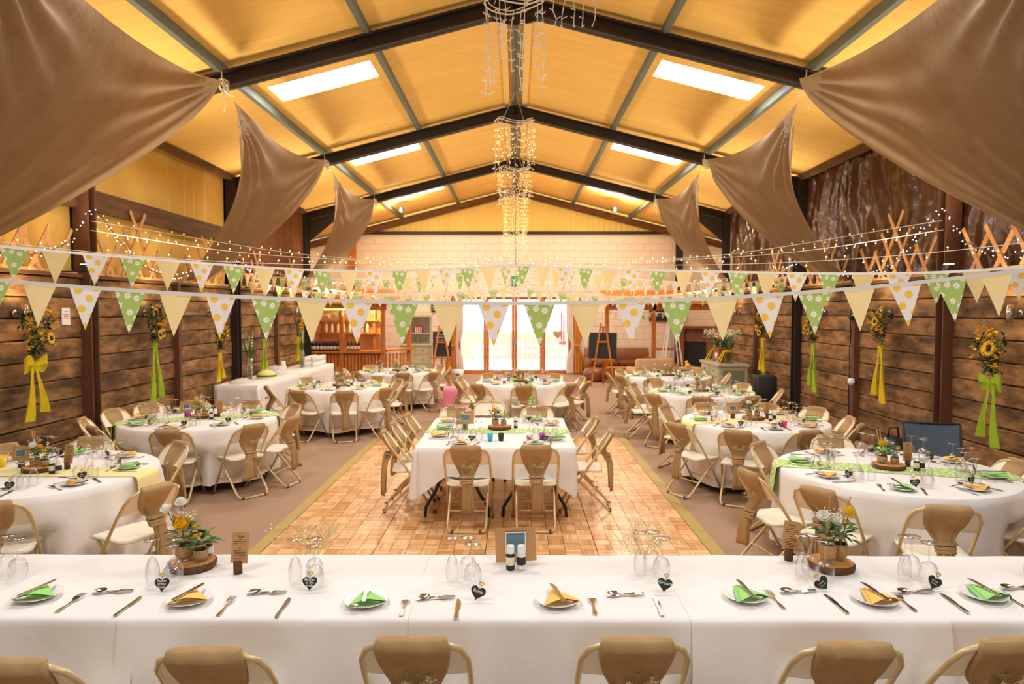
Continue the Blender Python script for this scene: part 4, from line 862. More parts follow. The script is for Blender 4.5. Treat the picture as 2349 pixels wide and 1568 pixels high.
# ------------------------------------------------------------------ head table
HY0, HY1 = 2.90, 3.66; HPH = 'long head table'
for k, x in enumerate((-2.76, -.92, .92, 2.76)):
    t = thing('trestle_table', ['leftmost', 'left middle', 'right middle', 'rightmost'][k] + ' trestle table under the head table cloths', 'table', (x, (HY0 + HY1) / 2, 0)); P('tabletop', MB().box((0, 0, .733), (1.825, HY1 - HY0, .036)), 'cream', t)
    for q in (-1, 1): m = MB(); wishbone(m, 0, .36, 0, .714); P('leg', m.xf(Matrix.Translation((q * .7, 0, 0))), 'black_leg', t, True)
bnd = [-3.6, -1.68, -.5, .79, 1.83, 3.6]
for k, (a, b) in enumerate(zip(bnd[:-1], bnd[1:])):
    zt = TZ + (.0015 if k % 2 else 0); e0, e1 = .012, .012; y0, y1 = HY0 - .004 * (k % 2) - .006, HY1 + .006
    rs = random.Random(40 + k); ph = [rs.uniform(0, 6) for _ in range(5)]
    def fn(u, v, a=a, b=b, zt=zt, y0=y0, y1=y1, ph=ph, k=k):
        x = a - .035 + (b - a + .07) * u; D = .68; L = y1 - y0; s = -D + (L + 2 * D) * v
        edge = min(x - a, b - x); cor = max(0, 1 - edge / .25)
        if s < 0:
            d = -s; w = d / D; a_ = min(1, d / .02) * pi / 2
            return (x, y0 - .014 * sin(a_) - w * (.035 + .022 * sin(x * 8 + ph[0]) + .012 * sin(x * 19 + ph[1]) + .07 * cor * sin(d * 7 + ph[2])), zt - .014 * (1 - cos(a_)) - max(0, d - .02))
        if s > L:
            d = s - L; w = d / D; a_ = min(1, d / .02) * pi / 2
            return (x, y1 + .014 * sin(a_) + w * (.03 + .025 * sin(x * 9 + ph[2])), zt - .014 * (1 - cos(a_)) - max(0, d - .02))
        return (x, y0 + s, zt + .0012 * sin(x * 14 + s * 9 + ph[4]))
    tag(obj('tablecloth', MB().grid(fn, 40, 90).mesh('tablecloth', 'white_cloth', True)), ['white cloth at the left end of the head table', 'white cloth on the head table under the first menu card', 'white cloth on the head table centre under the photo frame', 'white cloth on the head table under the second menu card', 'white cloth at the right end of the head table'][k], 'tablecloth')
for k, (x, y) in enumerate(((-1.83, 2.42), (-1.16, 2.50), (-.40, 2.59), (.47, 2.59), (1.29, 2.56), (1.92, 2.60))):
    chair((x, y), ((.03, -.02, 0, 0, .02, -.1)[k], 1), 'folding chair with hessian sash, %s from the left along the bottom of the photo' % ['first', 'second', 'third', 'fourth', 'fifth', 'sixth'][k], 'folding chairs with hessian sashes', True, 3)
# ------------------------------------------------------------------ tableware
def lathe_me(name, prof, mat, seg=14, **kw): return MB().lathe(prof, seg, **kw).mesh(name, mat, True)
_WS = 1.17
WINE = [(.030, 0), (.037, .03), (.036, .055), (.026, .078), (.006, .09), (.0035, .095), (.0035, .155), (.008, .162), (.034, .166), (.034, .169), (.001, .170)]
WINE = [(r * _WS, z * _WS) for r, z in WINE]
FLUTE = [(.024, 0), (.030, .035), (.029, .07), (.018, .11), (.004, .125), (.0035, .13), (.0035, .185), (.008, .192), (.032, .196), (.032, .199), (.001, .2)]
FLUTE = [(r * 1.1, z * 1.1) for r, z in FLUTE]
G_WINE = lathe_me('wine_glass', WINE, 'glass', 14); G_FLUTE = lathe_me('champagne_flute', FLUTE, 'glass', 14)
GP = {}
for nm, prof, i1, i2 in (('wine', WINE, 4, 7), ('flute', FLUTE, 4, 7)):
    GP[nm] = [(pn, lathe_me(pn, pr, 'glass', 24)) for pn, pr in (('bowl', prof[:i1 + 1]), ('stem', prof[i1:i2 + 1]), ('foot', prof[i2:]))]
def plate_me(r):
    return lathe_me('side_plate', [(.001, .004), (r * .6, .004), (r * .66, .006), (r, .019), (r + .002, .021), (r, .022), (r * .66, .009), (r * .6, .007), (.001, .007)], 'china', 28)
PLATE = plate_me(.098); PLATE_S = plate_me(.09)
def napkin_me(mat):
    m = MB(); tri = [(-.085, -.075), (.09, -.05), (-.005, .095)]
    for k, (dz, off) in enumerate(((.0, 0), (.004, .007), (.010, .013))):
        def fn(u, v):
            a = lerp(tri[0], tri[1], u); p = lerp(a, tri[2], v); c = 1 - abs(2 * u - 1)
            return (p[0] + off * .6, p[1] - off, .0 + dz + .012 * c * (1 - v) + .006 * sin(4 * u) * (1 - v))
        m.grid(fn, 8, 6)
    return m.mesh('napkin', mat, True)
NAP = [napkin_me('nap_green'), napkin_me('nap_orange')]
def flatpoly(out, z, th, bend=None):
    m = MB(); m.prism(out, z, z + th)
    if bend: m.v = [(x, y, zz + bend(y)) for x, y, zz in m.v]
    return m
def knife_me(L=.2):
    m = MB(); m.prism([(-.005, 0), (.005, 0), (.0065, .02), (.0045, .085), (-.0045, .085), (-.0065, .02)], 0, .005); m.prism([(-.0045, .085), (.0045, .085), (.009, .1), (.0095, .16), (.006, .19), (-.004, .205), (-.006, .19), (-.006, .1)], .0015, .0035); return m.mesh('knife', 'cutlery')
def fork_me(s=1.0):
    m = MB(); bend = lambda y: .010 * sm(.1, .15, y) - .004 * sm(.16, .2, y) if True else 0
    m.prism([(-.0065, 0), (.0065, 0), (.007, .03), (.003, .07), (.0035, .115), (-.0035, .115), (-.003, .07), (-.007, .03)], 0, .003); m.prism([(-.0035, .113), (.0035, .113), (.011, .128), (.0115, .145), (-.0115, .145), (-.011, .128)], 0, .0025)
    for k in range(4): x = -.0098 + k * .00653; m.prism([(x - .0017, .144), (x + .0017, .144), (x + .0012, .19), (x - .0012, .19)], 0, .0022)
    m.v = [(x * s, y * s, z + bend(y)) for x, y, z in m.v]; return m.mesh('fork', 'cutlery')
def spoon_me():
    m = MB(); m.prism([(-.006, 0), (.006, 0), (.0065, .03), (.0028, .07), (.003, .12), (-.003, .12), (-.0028, .07), (-.0065, .03)], 0, .003)
    m.grid(lambda u, v: (.019 * (2 * u - 1) * math.sqrt(max(0, 1 - (2 * v - 1) ** 2)) , .115 + .06 * v, .002 + .009 * ((2 * u - 1) ** 2 * (1 - (2 * v - 1) ** 2) + (2 * v - 1) ** 2)), 8, 8); m.grid(lambda u, v: (.018 * (2 * u - 1) * math.sqrt(max(0, 1 - (2 * v - 1) ** 2)), .116 + .058 * v, .0005 + .009 * ((2 * u - 1) ** 2 * (1 - (2 * v - 1) ** 2) + (2 * v - 1) ** 2)), 8, 8)
    return m.mesh('spoon', 'cutlery', True)
KNIFE, FORK, DFORK, SPOON = knife_me(), fork_me(), fork_me(.9), spoon_me()
for me, k_ in ((KNIFE, 1.35), (FORK, 1.3), (DFORK, 1.3), (SPOON, 1.15)):
    for v_ in me.vertices: v_.co.x *= k_
def heart_pts(w, n=28):
    o = []
    for k in range(n): a = 2 * pi * k / n; o.append((16 * sin(a) ** 3 / 32 * w, (13 * cos(a) - 5 * cos(2 * a) - 2 * cos(3 * a) - cos(4 * a) + 17) / 32 * w))
    return o
def up(m): m.v = [(x, -z, y) for x, y, z in m.v]; return m
HEART = up(MB().prism(heart_pts(.07), -.002, .002)).mesh('slate_heart', 'slate')
def ringheart():
    a, b = heart_pts(.026), heart_pts(.015); b = [(x, y + .005) for x, y in b]; n = len(a); m = MB(); m.add([(x, y, -.0015) for x, y in a] + [(x, y, -.0015) for x, y in b] + [(x, y, .0015) for x, y in a] + [(x, y, .0015) for x, y in b], [f for i in range(n) for j in [(i + 1) % n] for f in ((i, n + i, n + j, j), (2 * n + i, 2 * n + j, 3 * n + j, 3 * n + i), (i, j, 2 * n + j, 2 * n + i), (n + i, 3 * n + i, 3 * n + j, n + j))])
    return up(m).mesh('gold_heart', 'gold_tag')
RH = ringheart()
def scribble(seed):
    rs = random.Random(seed); m = MB()
    for r in range(2):
        x = -.017
        while x < .015:
            h = rs.uniform(.004, .010); m.tube([(x, -.0026, .040 - r * .013), (x + .002, -.0026, .040 - r * .013 + h * .7), (x + .004, -.0026, .040 - r * .013)], .0009, 3); x += .0055
    return m.mesh('chalk_writing', 'chalk')
SCR = [scribble(k) for k in range(3)]
TWM = MB().tube([(0, -.003, .056), (-.006, -.005, .075), (.004, -.002, .09)], .001, 4).tube([(0, -.003, .056), (.005, -.005, .07), (.004, -.002, .09)], .001, 4).mesh('twine', 'twine')
def heart(label, loc, rz, lean, txt=None, roll=0, i=0, group='slate heart place tags'):
    t = thing('place_heart', label, 'name tag', loc, rz, group); t.rotation_euler = (lean, roll, rz)
    obj('heart_plaque', HEART, t); obj('gold_heart', RH, t, (.003, -.001, .064)); obj('twine', TWM, t)
    if txt:
        for k, ln in enumerate(txt): obj('lettering', textmesh(ln, .0165 if len(txt) > 1 else .022, 'chalk'), t, (0, -.0026, .051 - k * .014 if len(txt) > 1 else .043), (pi / 2, 0, 0))
    else: obj('chalk_writing', SCR[i % 3], t)
def put(name, me, label, cat, loc, rz=0, group=None, rot=None):
    o = obj(name, me, None, loc, rot or (0, 0, rz)); return tag(o, label, cat, group)
ZI = TZ + .004
def setting(px, py, hd, where, ph, col, i, full=True):
    # hd: heading pointing from the guest to the table centre
    ca, sa = cos(hd - pi / 2), sin(hd - pi / 2)
    def L(x, y): return (px + x * ca - y * sa, py + x * sa + y * ca)
    rz = hd - pi / 2; cn = ('green', 'orange')[col]; pl = '%s place, %s' % (where, ph)
    x, y = L(0, .17); put('side_plate', PLATE_S, 'white side plate under %s napkin, %s' % (cn, pl), 'plate', (x, y, ZI), rz, 'side plates')
    put('napkin', NAP[col], '%s paper napkin on the plate, %s' % (cn, pl), 'napkin', (x, y, ZI + .021), rz + U(-.4, .4), 'napkins')
    x2, y2 = L(-.02, .09); put('butter_knife', KNIFE, 'knife lying across the napkin, %s' % pl, 'knife', (x2, y2, ZI + .054), rz + .25, 'cutlery')
    x, y = L(.14, .07); put('knife', KNIFE, 'dinner knife right of the plate, %s' % pl, 'knife', (x, y, ZI), rz - .1 + U(-.15, .15), 'cutlery')
    x, y = L(-.13, .07); put('fork', FORK, 'dinner fork left of the plate, %s' % pl, 'fork', (x, y, ZI), rz + U(-.15, .15), 'cutlery')
    x, y = L(-.09, .315); put('spoon', SPOON, 'dessert spoon above the plate, %s' % pl, 'spoon', (x, y, ZI), rz - pi / 2 + U(-.1, .1), 'cutlery')
    for q, (gx, gy, nm) in enumerate(((.11, .36, 'left'), (.2, .41, 'right'), (.18, .30, 'front'))):
        x, y = L(gx + U(-.01, .01), gy + U(-.01, .01)); fl = q == 1; put('champagne_flute' if fl else 'wine_glass', G_FLUTE if fl else G_WINE, 'upturned glass, %s of three, %s' % (nm, pl), 'glass', (x, y, ZI), U(0, 6), 'upturned glasses')
    x, y = L(.1, .27); heart('black slate heart tag, %s' % pl, (x, y, ZI + .001), rz, radians(-14), None, U(-.2, .2), i)
n = 0
for k, (x, y, Rr, ph, rm, rh) in TAB.items():
    a0 = {'RN': 22, 'LN': 10}.get(k, 0)
    for q in range(8):
        a = radians(q * 45 + a0) ; px, py = x + (Rr - .02) * cos(a), y + (Rr - .02) * sin(a)
        setting(px, py, a + pi, SECT[q], ph, (n + q) % 2, q)
    n += 1
for q, (px, py, hd, wn) in enumerate(((-.55, 6.59, pi / 2, 'front-left'), (.2, 6.59, pi / 2, 'front-right'), (MX - MHX, 7.16, 0, 'left front'), (MX - MHX, 7.64, 0, 'left middle'), (MX - MHX, 8.1, 0, 'left back'), (MX + MHX, 7.0, pi, 'right front'), (MX + MHX, 7.9, pi, 'right back'), (.25, 8.4, -pi / 2, 'back-right'))):
    setting(px, py, hd, wn, MPH, (q + 1) % 2, q)
# head table places, left to right
ORD = ['first', 'second', 'third', 'fourth', 'fifth', 'sixth', 'seventh']
hp = [(-2.21, 3.09), (-1.49, 3.05), (-.68, 3.04), (.19, 3.05), (1.06, 3.10), (1.64, 3.07), (2.17, 3.12)]
hf = [(-2.02, 3.03), (-1.30, 3.00), (-.50, 3.0), (.35, 3.02), (1.19, 3.08), (1.77, 3.06), (2.28, 3.08)]
hs = [(-1.9, 3.17), (-1.17, 3.16), (-.37, 3.11), (.51, 3.15), (1.33, 3.19), (1.88, 3.19), (2.40, 3.24)]
hk = [(-1.74, 3.0), (-1.04, 2.99), (-.26, 2.98), (.64, 3.01), (1.45, 3.04), (1.99, 3.05)]
hh = [(-1.665, 3.155), (-.975, 3.175), (-.185, 3.07), (.695, 3.165), (1.48, 3.20), (1.975, 3.205)]
hang = [-.03, .04, .02, -.02, .05, -.04, .03]
for i, (x, y) in enumerate(hp):
    c = i % 2; cn = ('green', 'orange')[c]; w = '%s place from the left, head table' % ORD[i]; zp = ZI
    put('side_plate', PLATE, 'white side plate with %s napkin, %s' % (cn, w), 'plate', (x, y, zp), 0, 'side plates'); put('napkin', NAP[c], '%s folded paper napkin, %s' % (cn, w), 'napkin', (x, y, zp + .022), hang[i] * .6 + .2, 'napkins')
    a = (-.22, -.28, .12, .25, .05, .08, .06)[i]; put('butter_knife', KNIFE, 'knife laid on the %s napkin, %s' % (cn, w), 'knife', (x + .1 * sin(a), y - .1 * cos(a), zp + .046), a, 'cutlery')
for i, (x, y) in enumerate(hf): a = hang[i]; put('fork', FORK, 'dinner fork right of the plate, %s place from the left, head table' % ORD[i], 'fork', (x + .095 * sin(a), y - .095 * cos(a), ZI), a, 'cutlery')
for i, (x, y) in enumerate(hs):
    put('spoon', SPOON, 'dessert spoon, %s place from the left, head table' % ORD[i], 'spoon', (x + .09, y - .005, ZI + .004), pi / 2 + .12, 'cutlery'); put('fork', DFORK, 'dessert fork by the spoon, %s place from the left, head table' % ORD[i], 'fork', (x - .085, y - .035, ZI), -pi / 2 + .1, 'cutlery')
for i, (x, y) in enumerate(hk): a = hang[i] * 1.05; put('knife', KNIFE, 'dinner knife after the %s plate from the left, head table' % ORD[i], 'knife', (x + .1 * sin(a), y - .1 * cos(a), ZI), a, 'cutlery')
TXT = [('Father', 'of the', 'bride'), ('Mother', 'of the', 'bride'), ('Bride',), ('Groom',), None, None]
LBH = ['black heart tag lettered Father of the bride on head table', 'black heart tag lettered Mother of the bride on head table', 'black heart tag lettered Bride on head table', 'black heart tag lettered Groom on head table', 'tilted black heart tag beside the right-hand log slice', 'black heart tag farthest right on head table']
for i, (x, y) in enumerate(hh): heart(LBH[i], (x, y - .01, ZI + .004), hang[i] * .5, radians(-12), TXT[i], (-.05, 0, .35, .2, -.7, .5)[i], i)
clus = [(-1.70, 3.24), (-1.01, 3.25), (-.25, 3.28), (.685, 3.37), (1.475, 3.32), (1.975, 3.31)]
def hglass(x, y, kind, label):
    t = thing('champagne_flute' if kind == 'flute' else 'wine_glass', label, 'glass', (x, y, ZI), 0, 'upturned glasses')
    for pn, me in GP[kind]: obj(pn, me, t)
for i, (x, y) in enumerate(clus):
    for q, (dx, dy, kd) in enumerate(((-.06, .005, 'flute'), (.012, .075, 'wine'), (.042, -.02, 'wine'))): hglass(x + dx, y + dy, kd, 'upturned %s, %s of the %s cluster from the left, head table' % ('flute' if kd == 'flute' else 'wine glass', ('left', 'back', 'right')[q], ORD[i]))
for x, y, lb in ((-2.56, 3.36, 'upturned wine glass at the far left edge of head table'), (-2.47, 3.32, 'upturned wine glass second at the left end of head table'), (2.56, 3.33, 'upturned wine glass at the far right edge of head table')): hglass(x, y, 'wine', lb)
# ------------------------------------------------------------------ centrepieces
LOGB = MB().lathe([(.148, 0), (.156, .008), (.156, .032), (.148, .036)], 26, jit=.03).mesh('bark', 'bark', True)
LOGF = MB().lathe([(.001, .0362), (.149, .0362)], 26).lathe([(.001, .0), (.149, .0)], 26).mesh('cut_face', 'log_face')
def log(label, x, y, sc=1.0): t = thing('log_slice', label, 'log slice', (x, y, ZI), U(0, 6), 'log slice stands'); t.scale = (sc, sc, 1); obj('bark', LOGB, t); obj('cut_face', LOGF, t)
def jarprof(r, h): return [(.001, .003), (r * .9, .003), (r, .01), (r, h * .72), (r * .72, h * .84), (r * .72, h * .97), (r * .78, h), (r * .7, h), (r * .66, h * .84), (r * .93, h * .7), (r * .93, .012), (.001, .008)]
def jar(label, x, y, z, r, h, band='hessian'):
    t = thing('jam_jar', label, 'jar', (x, y, z), 0, 'flower jars'); P('glass_body', MB().lathe(jarprof(r, h), 16), 'jar_glass', t, True); P('band', MB().lathe([(r + .001, h * .2), (r + .003, h * .22), (r + .003, h * .62), (r + .001, h * .64)], 16), band, t, True); P('twine', MB().lathe([(r * .74, h * .86), (r * .78, h * .9), (r * .74, h * .94)], 12), 'twine', t, True)
def posy(label, x, y, z, heads, gyp, leaves, h, seed, sticks=0):
    rs = random.Random(seed); t = thing('flower_posy', label, 'flowers', (x, y, z), 0, 'posies in jars'); st = MB(); lf = MB()
    for (dx, dy, dz, r, mat, dr) in heads:
        st.tube([(0, 0, .02 - h), (dx * .2, dy * .2, -h * .3), (dx, dy, dz)], .003, 4); rose(t, (dx, dy, dz), r, mat, dr)
    for k in range(leaves):
        a = rs.uniform(0, 6.28); r = rs.uniform(.01, .05); lf.leaf((r * cos(a), r * sin(a), rs.uniform(-.02, .05)), (cos(a), sin(a), rs.uniform(-.3, .8)), rs.uniform(.04, .08), rs.uniform(.02, .04))
    for k in range(4): a = rs.uniform(0, 6.28); st.tube([(0, 0, .02 - h), (.008 * cos(a), .008 * sin(a), 0)], .003, 4)
    P('stems', st, 'stem', t)
    if leaves: P('leaves', lf, 'leaf', t)['kind'] = 'stuff'
    if gyp:
        s_, d_ = gyp_mesh(gyp, .06, .12, .0045, seed, (0, .01, 0)); P('gypsophila_stems', s_, 'straw', t); P('gypsophila', d_, 'gyp', t)['kind'] = 'stuff'
    for k in range(sticks): a = rs.uniform(-.5, .5); P('wooden_stick', MB().tube([(0, .01, 0), (a * .12, .02, .19)], .004, 5), 'pale_wood', t)
def menu(label, x, y, rz, z=ZI, tilt=.06):
    t = thing('menu_stand', label, 'menu card', (x, y, z), rz, 'kraft menu cards on log stubs'); t.rotation_euler = (0, 0, rz)
    P('log_stub', MB().lathe([(.001, 0), (.022, 0), (.022, .058), (.001, .058)], 12), 'bark', t, True)
    c = P('card', MB().box((0, 0, .127), (.085, .0018, .155)), 'kraft', t, rot=(radians(-6), tilt, 0)); obj('lettering', textmesh('Wine', .017, 'ink'), c, (0, -.0013, .182), (pi / 2, 0, 0)); m = MB()
    for k, (w, zz) in enumerate(((.018, .168), (.066, .158), (.062, .147), (.03, .136), (.014, .122), (.06, .112), (.062, .104), (.058, .096), (.064, .088), (.05, .08), (.06, .072))): m.box((0, -.0013, zz), (w, .0008, .0022))
    P('print_lines', m, 'ink', c)
def frame(label, x, y, rz, w=.165, h=.13):
    t = thing('photo_frame', label, 'photo frame', (x, y, ZI), rz, 'kraft photo frames'); m = MB(); P('card_mount', MB().box((0, .02, .062 + h / 2), (w, .004, h), rx=radians(-8)), 'kraft', t); P('photo', MB().box((0, .0165, .062 + h / 2), (w * .5, .004, h * .42), rx=radians(-8)), 'sky_print', t); P('stub', MB().box((0, .02, .032), (.05, .02, .064)), 'bark', t)
    P('photo_border', MB().box((0, .0177, .062 + h / 2), (w * .55, .004, h * .48), rx=radians(-8)), 'white', t)
def mill(label, x, y, salt, z=ZI):
    t = thing('grinder', label, 'grinder', (x, y, z), 0, 'salt and pepper grinders'); P('body', MB().lathe([(.001, 0), (.021, 0), (.022, .01), (.022, .075), (.017, .085)], 14), 'salt' if salt else 'pepper', t, True); P('cap', MB().lathe([(.0185, .084), (.0205, .088), (.0205, .112), (.0185, .125), (.001, .127)], 14), 'china', t, True)
    P('label', MB().lathe([(.0225, .026), (.0228, .027), (.0228, .066), (.0225, .067)], 14), 'slate' if salt else 'paper', t, True)
def cup(label, x, y, mat, h=.075, pic=False):
    t = thing('beaker', label, 'beaker', (x, y, ZI)); P('wall', MB().lathe([(.001, 0), (.024, 0), (.031, h), (.029, h), (.022, .004), (.001, .004)], 14), mat, t, True)
    if pic: P('picture', MB().lathe([(.0275, h * .2), (.031, h * .72)], 14), 'skin_print', t, True)
def centre(x, y, ph, v, extra=True):
    log('round log slice at the centre of the ' + ph, x, y, .85); zj = ZI + .0365
    cl = ('petal_y', 'petal_w') if v % 2 else ('petal_w', 'petal_y')
    jar('larger jam jar with hessian band on the %s' % ph, x - .05, y + .01, zj, .036, .1); jar('smaller jam jar on the %s' % ph, x + .045, y - .01, zj, .03, .085)
    posy('posy with %s rose in the larger jar, %s' % ('yellow' if v % 2 else 'white', ph), x - .05, y + .01, zj + .1, [(-.01, -.01, .075, .033, cl[0], (-.2, -.5, 1)), (.03, .02, .06, .024, cl[1], (.5, 0, 1))], 5, 14, .095, 100 + v, 2)
    posy('leafy posy with yellow bud in the smaller jar, %s' % ph, x + .045, y - .01, zj + .085, [(.01, -.02, .05, .02, 'petal_y', (.1, -.5, 1))], 2, 16, .08, 200 + v)
    if extra:
        menu('kraft menu card on a log stub, ' + ph, x + .19, y + .05, U(-.3, .3)); (frame('kraft photo frame on the ' + ph, x - .22, y + .06, U(-.2, .4)) if v in (0, 1, 4, 6) else None); mill('pepper grinder on the ' + ph, x + .17, y - .11, False); mill('salt grinder on the ' + ph, x + .22, y - .1, True)
for v, (k, (x, y, Rr, ph, rm, rh)) in enumerate(TAB.items()): centre(x, y + .05, ph, v)
centre(MX + .02, 7.62, MPH, 5, False); frame('kraft photo frame with seascape, tilted, on the ' + MPH, MX - .36, 7.55, .25, .2, .145); mill('dark pepper grinder on the ' + MPH, MX + .2, 7.68, False)
cup('turquoise beaker on the ' + MPH, -.26, 6.9, 'turq'); cup('grey patterned beaker on the ' + MPH, -.15, 6.92, 'slate'); cup('white picture beaker on the ' + MPH, .14, 6.93, 'white', .075, True); cup('purple beaker on the ' + MPH, .27, 6.93, 'purple')
cup('hot pink beaker on the yellow-runner round table on the right', 3.05, 7.72, 'hotpink'); cup('white picture beaker beside the hot pink beaker', 2.93, 7.7, 'white', .08, True); cup('yellow beaker on the round table at the left photo edge', -4.36, 5.72, 'yellow_cup', .08); cup('lilac beaker on the green-runner round table on the left', -4.07, 8.42, 'purple', .07)
# head table pieces
for x, y, lb in ((-1.67, 3.47, 'left-hand log slice on head table'), (1.63, 3.48, 'right-hand log slice on head table')): log(lb, x, y, .72)
zj = ZI + .0365
jar('large jar with lace band on the left-hand head table log', -1.715, 3.475, zj, .042, .125); jar('small jar with lace band on the left-hand head table log', -1.625, 3.46, zj, .033, .095); jar('plain white tealight jar behind the small jar, left-hand log', -1.625, 3.535, zj, .028, .085, 'white')
posy('posy with open yellow rose, left-hand log of head table', -1.715, 3.475, zj + .125, [(-.0, -.03, .075, .04, 'petal_y', (.0, -.8, 1)), (-.1, .02, .14, .03, 'petal_w', (-.8, -.2, .7)), (-.03, .03, .17, .032, 'petal_w', (0, -.2, 1)), (.05, 0, .05, .012, 'petal_y', (0, -.5, 1))], 9, 26, .12, 11)
posy('low posy with tiny yellow buds, left-hand log of head table', -1.625, 3.46, zj + .095, [(-.02, -.01, .04, .013, 'petal_y', (0, -.5, 1)), (-.035, -.02, .028, .011, 'petal_y', (-.2, -.5, 1)), (.0, 0, .045, .012, 'petal_y', (0, -.4, 1))], 0, 26, .09, 12)
jar('tall jar with dotted pink band on the right-hand head table log', 1.60, 3.455, zj, .036, .15, 'kraft'); jar('tall jar with lace band on the right-hand head table log', 1.68, 3.495, zj, .035, .135)
posy('posy with large white rose, right-hand log of head table', 1.60, 3.455, zj + .15, [(-.035, -.02, .10, .035, 'petal_w', (-.2, -.6, 1)), (.04, 0, .07, .028, 'petal_w', (.1, -.5, 1))], 10, 30, .145, 13, 1)
posy('posy with yellow rose and dark leaves, right-hand log of head table', 1.68, 3.495, zj + .135, [(.035, -.02, .125, .033, 'petal_y', (.8, -.4, .6)), (.03, -.01, .07, .014, 'petal_y', (.2, -.5, 1))], 5, 30, .13, 14, 1)
menu('left-hand kraft menu card on head table', -1.405, 3.39, .05); menu('right-hand kraft menu card on head table', 1.455, 3.59, -.1, ZI, .12)
t = thing('photo_frame', 'large kraft photo frame behind the grinders on head table', 'photo frame', (0, 3.56, ZI), .06, 'kraft photo frames')
P('card_mount', MB().box((0, .01, .088), (.215, .005, .175), rx=radians(-10), ry=-.04), 'kraft', t); P('photo_border', MB().box((0, .0055, .098), (.108, .004, .112), rx=radians(-10)), 'white', t); P('photo', MB().box((0, .0035, .098), (.098, .004, .10), rx=radians(-10)), 'sky_print', t); P('stub', MB().box((0, .03, .03), (.06, .02, .06)), 'bark', t); P('slot_line', MB().box((0, -.005, .163), (.11, .002, .002)), 'ink', t)
mill('pepper grinder with cream label on head table', -.027, 3.45, False); mill('salt grinder with dark label on head table', .029, 3.452, True)
for x, sd, lb in ((-1.22, 5, 'wispy gypsophila spray behind the left half of head table'), (.76, 6, 'dense gypsophila spray behind the right half of head table')):
    t = thing('gypsophila_vase', lb, 'flowers', (x, 4.0, .0)); s_, d_ = gyp_mesh(26, .2, .34, .005, sd, (0, 0, .5)); P('stems', s_, 'straw', t); P('gypsophila', d_, 'gyp', t)['kind'] = 'stuff'; P('vase', MB().lathe([(.001, .0), (.06, .0), (.07, .02), (.05, .3), (.06, .52), (.057, .52), (.047, .3), (.001, .01)], 16), 'jar_glass', t, True); P('lower_stems', MB().tube([(.01, 0, .03), (0, 0, .5)], .006, 5).tube([(-.015, .01, .03), (.005, 0, .5)], .005, 5), 'stem', t)
# ------------------------------------------------------------------ buffet along the left wall
for k, (y0, y1, lb) in enumerate(((12.05, 14.45, 'white cloth on the near buffet table by the left wall'), (14.5, 17.2, 'white cloth on the far buffet table holding cups'))):
    xm, ym = -4.98, (y0 + y1) / 2; t = thing('trestle_table', ['near', 'far'][k] + ' buffet trestle table hidden under white cloth', 'table', (xm, ym, 0)); P('tabletop', MB().box((0, 0, .733), (.76, y1 - y0 - .03, .036)), 'cream', t)
    for q in (-1, 1): m = MB(); wishbone(m, 0, .34, 0, .714); P('leg', m.xf(Matrix.Translation((0, q * (y1 - y0) * .38, 0)) @ Matrix.Rotation(pi / 2, 4, 'Z')), 'black_leg', t, True)
    per, nor = rectp(.385, (y1 - y0) / 2 - .015); tag(obj('tablecloth', cloth_mesh(per, nor, lambda i: .05, .035, 13, None, 8, 60 + k).mesh('tablecloth', 'white_cloth', True), None, (xm, ym, 0)), lb, 'tablecloth')
def tallvase(label, x, y):
    t = thing('tall_vase', label, 'vase', (x, y, TZ + .002)); P('glass_cylinder', MB().lathe([(.001, .0), (.05, .0), (.055, .02), (.055, .42), (.052, .42), (.05, .02), (.001, .012)], 16), 'jar_glass', t, True); m = MB(); st = MB(); fl = MB()
    for k in range(9):
        a = U(0, 6.28); r = U(.02, .1); top = (r * cos(a), r * sin(a), U(.75, 1.0)); st.tube([(.02 * cos(a), .02 * sin(a), .02), (.03 * cos(a), .03 * sin(a), .42), top], .006, 5); m.leaf((.02 * cos(a), .02 * sin(a), .35), (cos(a) * .25, sin(a) * .25, 1), U(.3, .5), .04, .1)
        for q in range(6): fl.octa(lerp((.03 * cos(a), .03 * sin(a), .42), top, .45 + q * .1), .02 - q * .001) if k % 3 == 0 else None
    P('stems', st, 'stem', t); P('leaves', m, 'leaf', t); P('blossoms', fl, 'petal_w', t)
tallvase('tall glass vase of gladioli on the near buffet table', -5.05, 12.9); tallvase('tall glass vase of gladioli on the far buffet table', -4.95, 15.75)
def dome(label, x, y, r, h, mat, band=None, cat='food cover'):
    t = thing('food_cover', label, cat, (x, y, TZ + .002)); P('net', MB().lathe([(r, 0), (r * .97, h * .3), (r * .8, h * .65), (r * .45, h * .92), (.001, h)], 22), mat, t, True); P('rim', MB().lathe([(r + .004, 0), (r + .006, .006), (r + .004, .012)], 22), 'white', t, True); P('knob', MB().lathe([(.001, h), (.012, h), (.012, h + .02), (.001, h + .024)], 8), 'white', t, True)
    if band: P('trim_band', MB().lathe([(r * .985, h * .22), (r * .99 + .006, h * .3), (r * .95, h * .42)], 22), band, t, True)
dome('yellow and green gathered food cover on the near buffet table', -4.9, 13.35, .19, .17, 'dial', 'leaf'); dome('white net umbrella food cover on the near buffet table', -4.95, 14.0, .24, .2, 'net'); dome('low white net food cover at the near end of the buffet', -5.0, 12.4, .22, .09, 'net')
CUPB = MB().lathe([(.001, 0), (.03, 0), (.042, .02), (.045, .09), (.042, .09), (.038, .02), (.001, .006)], 14).mesh('cup_body', 'china', True); CUPH = MB().tube([(.044, 0, .075), (.07, 0, .07), (.072, 0, .035), (.043, 0, .025)], .006, 6).mesh('cup_handle', 'china', True)
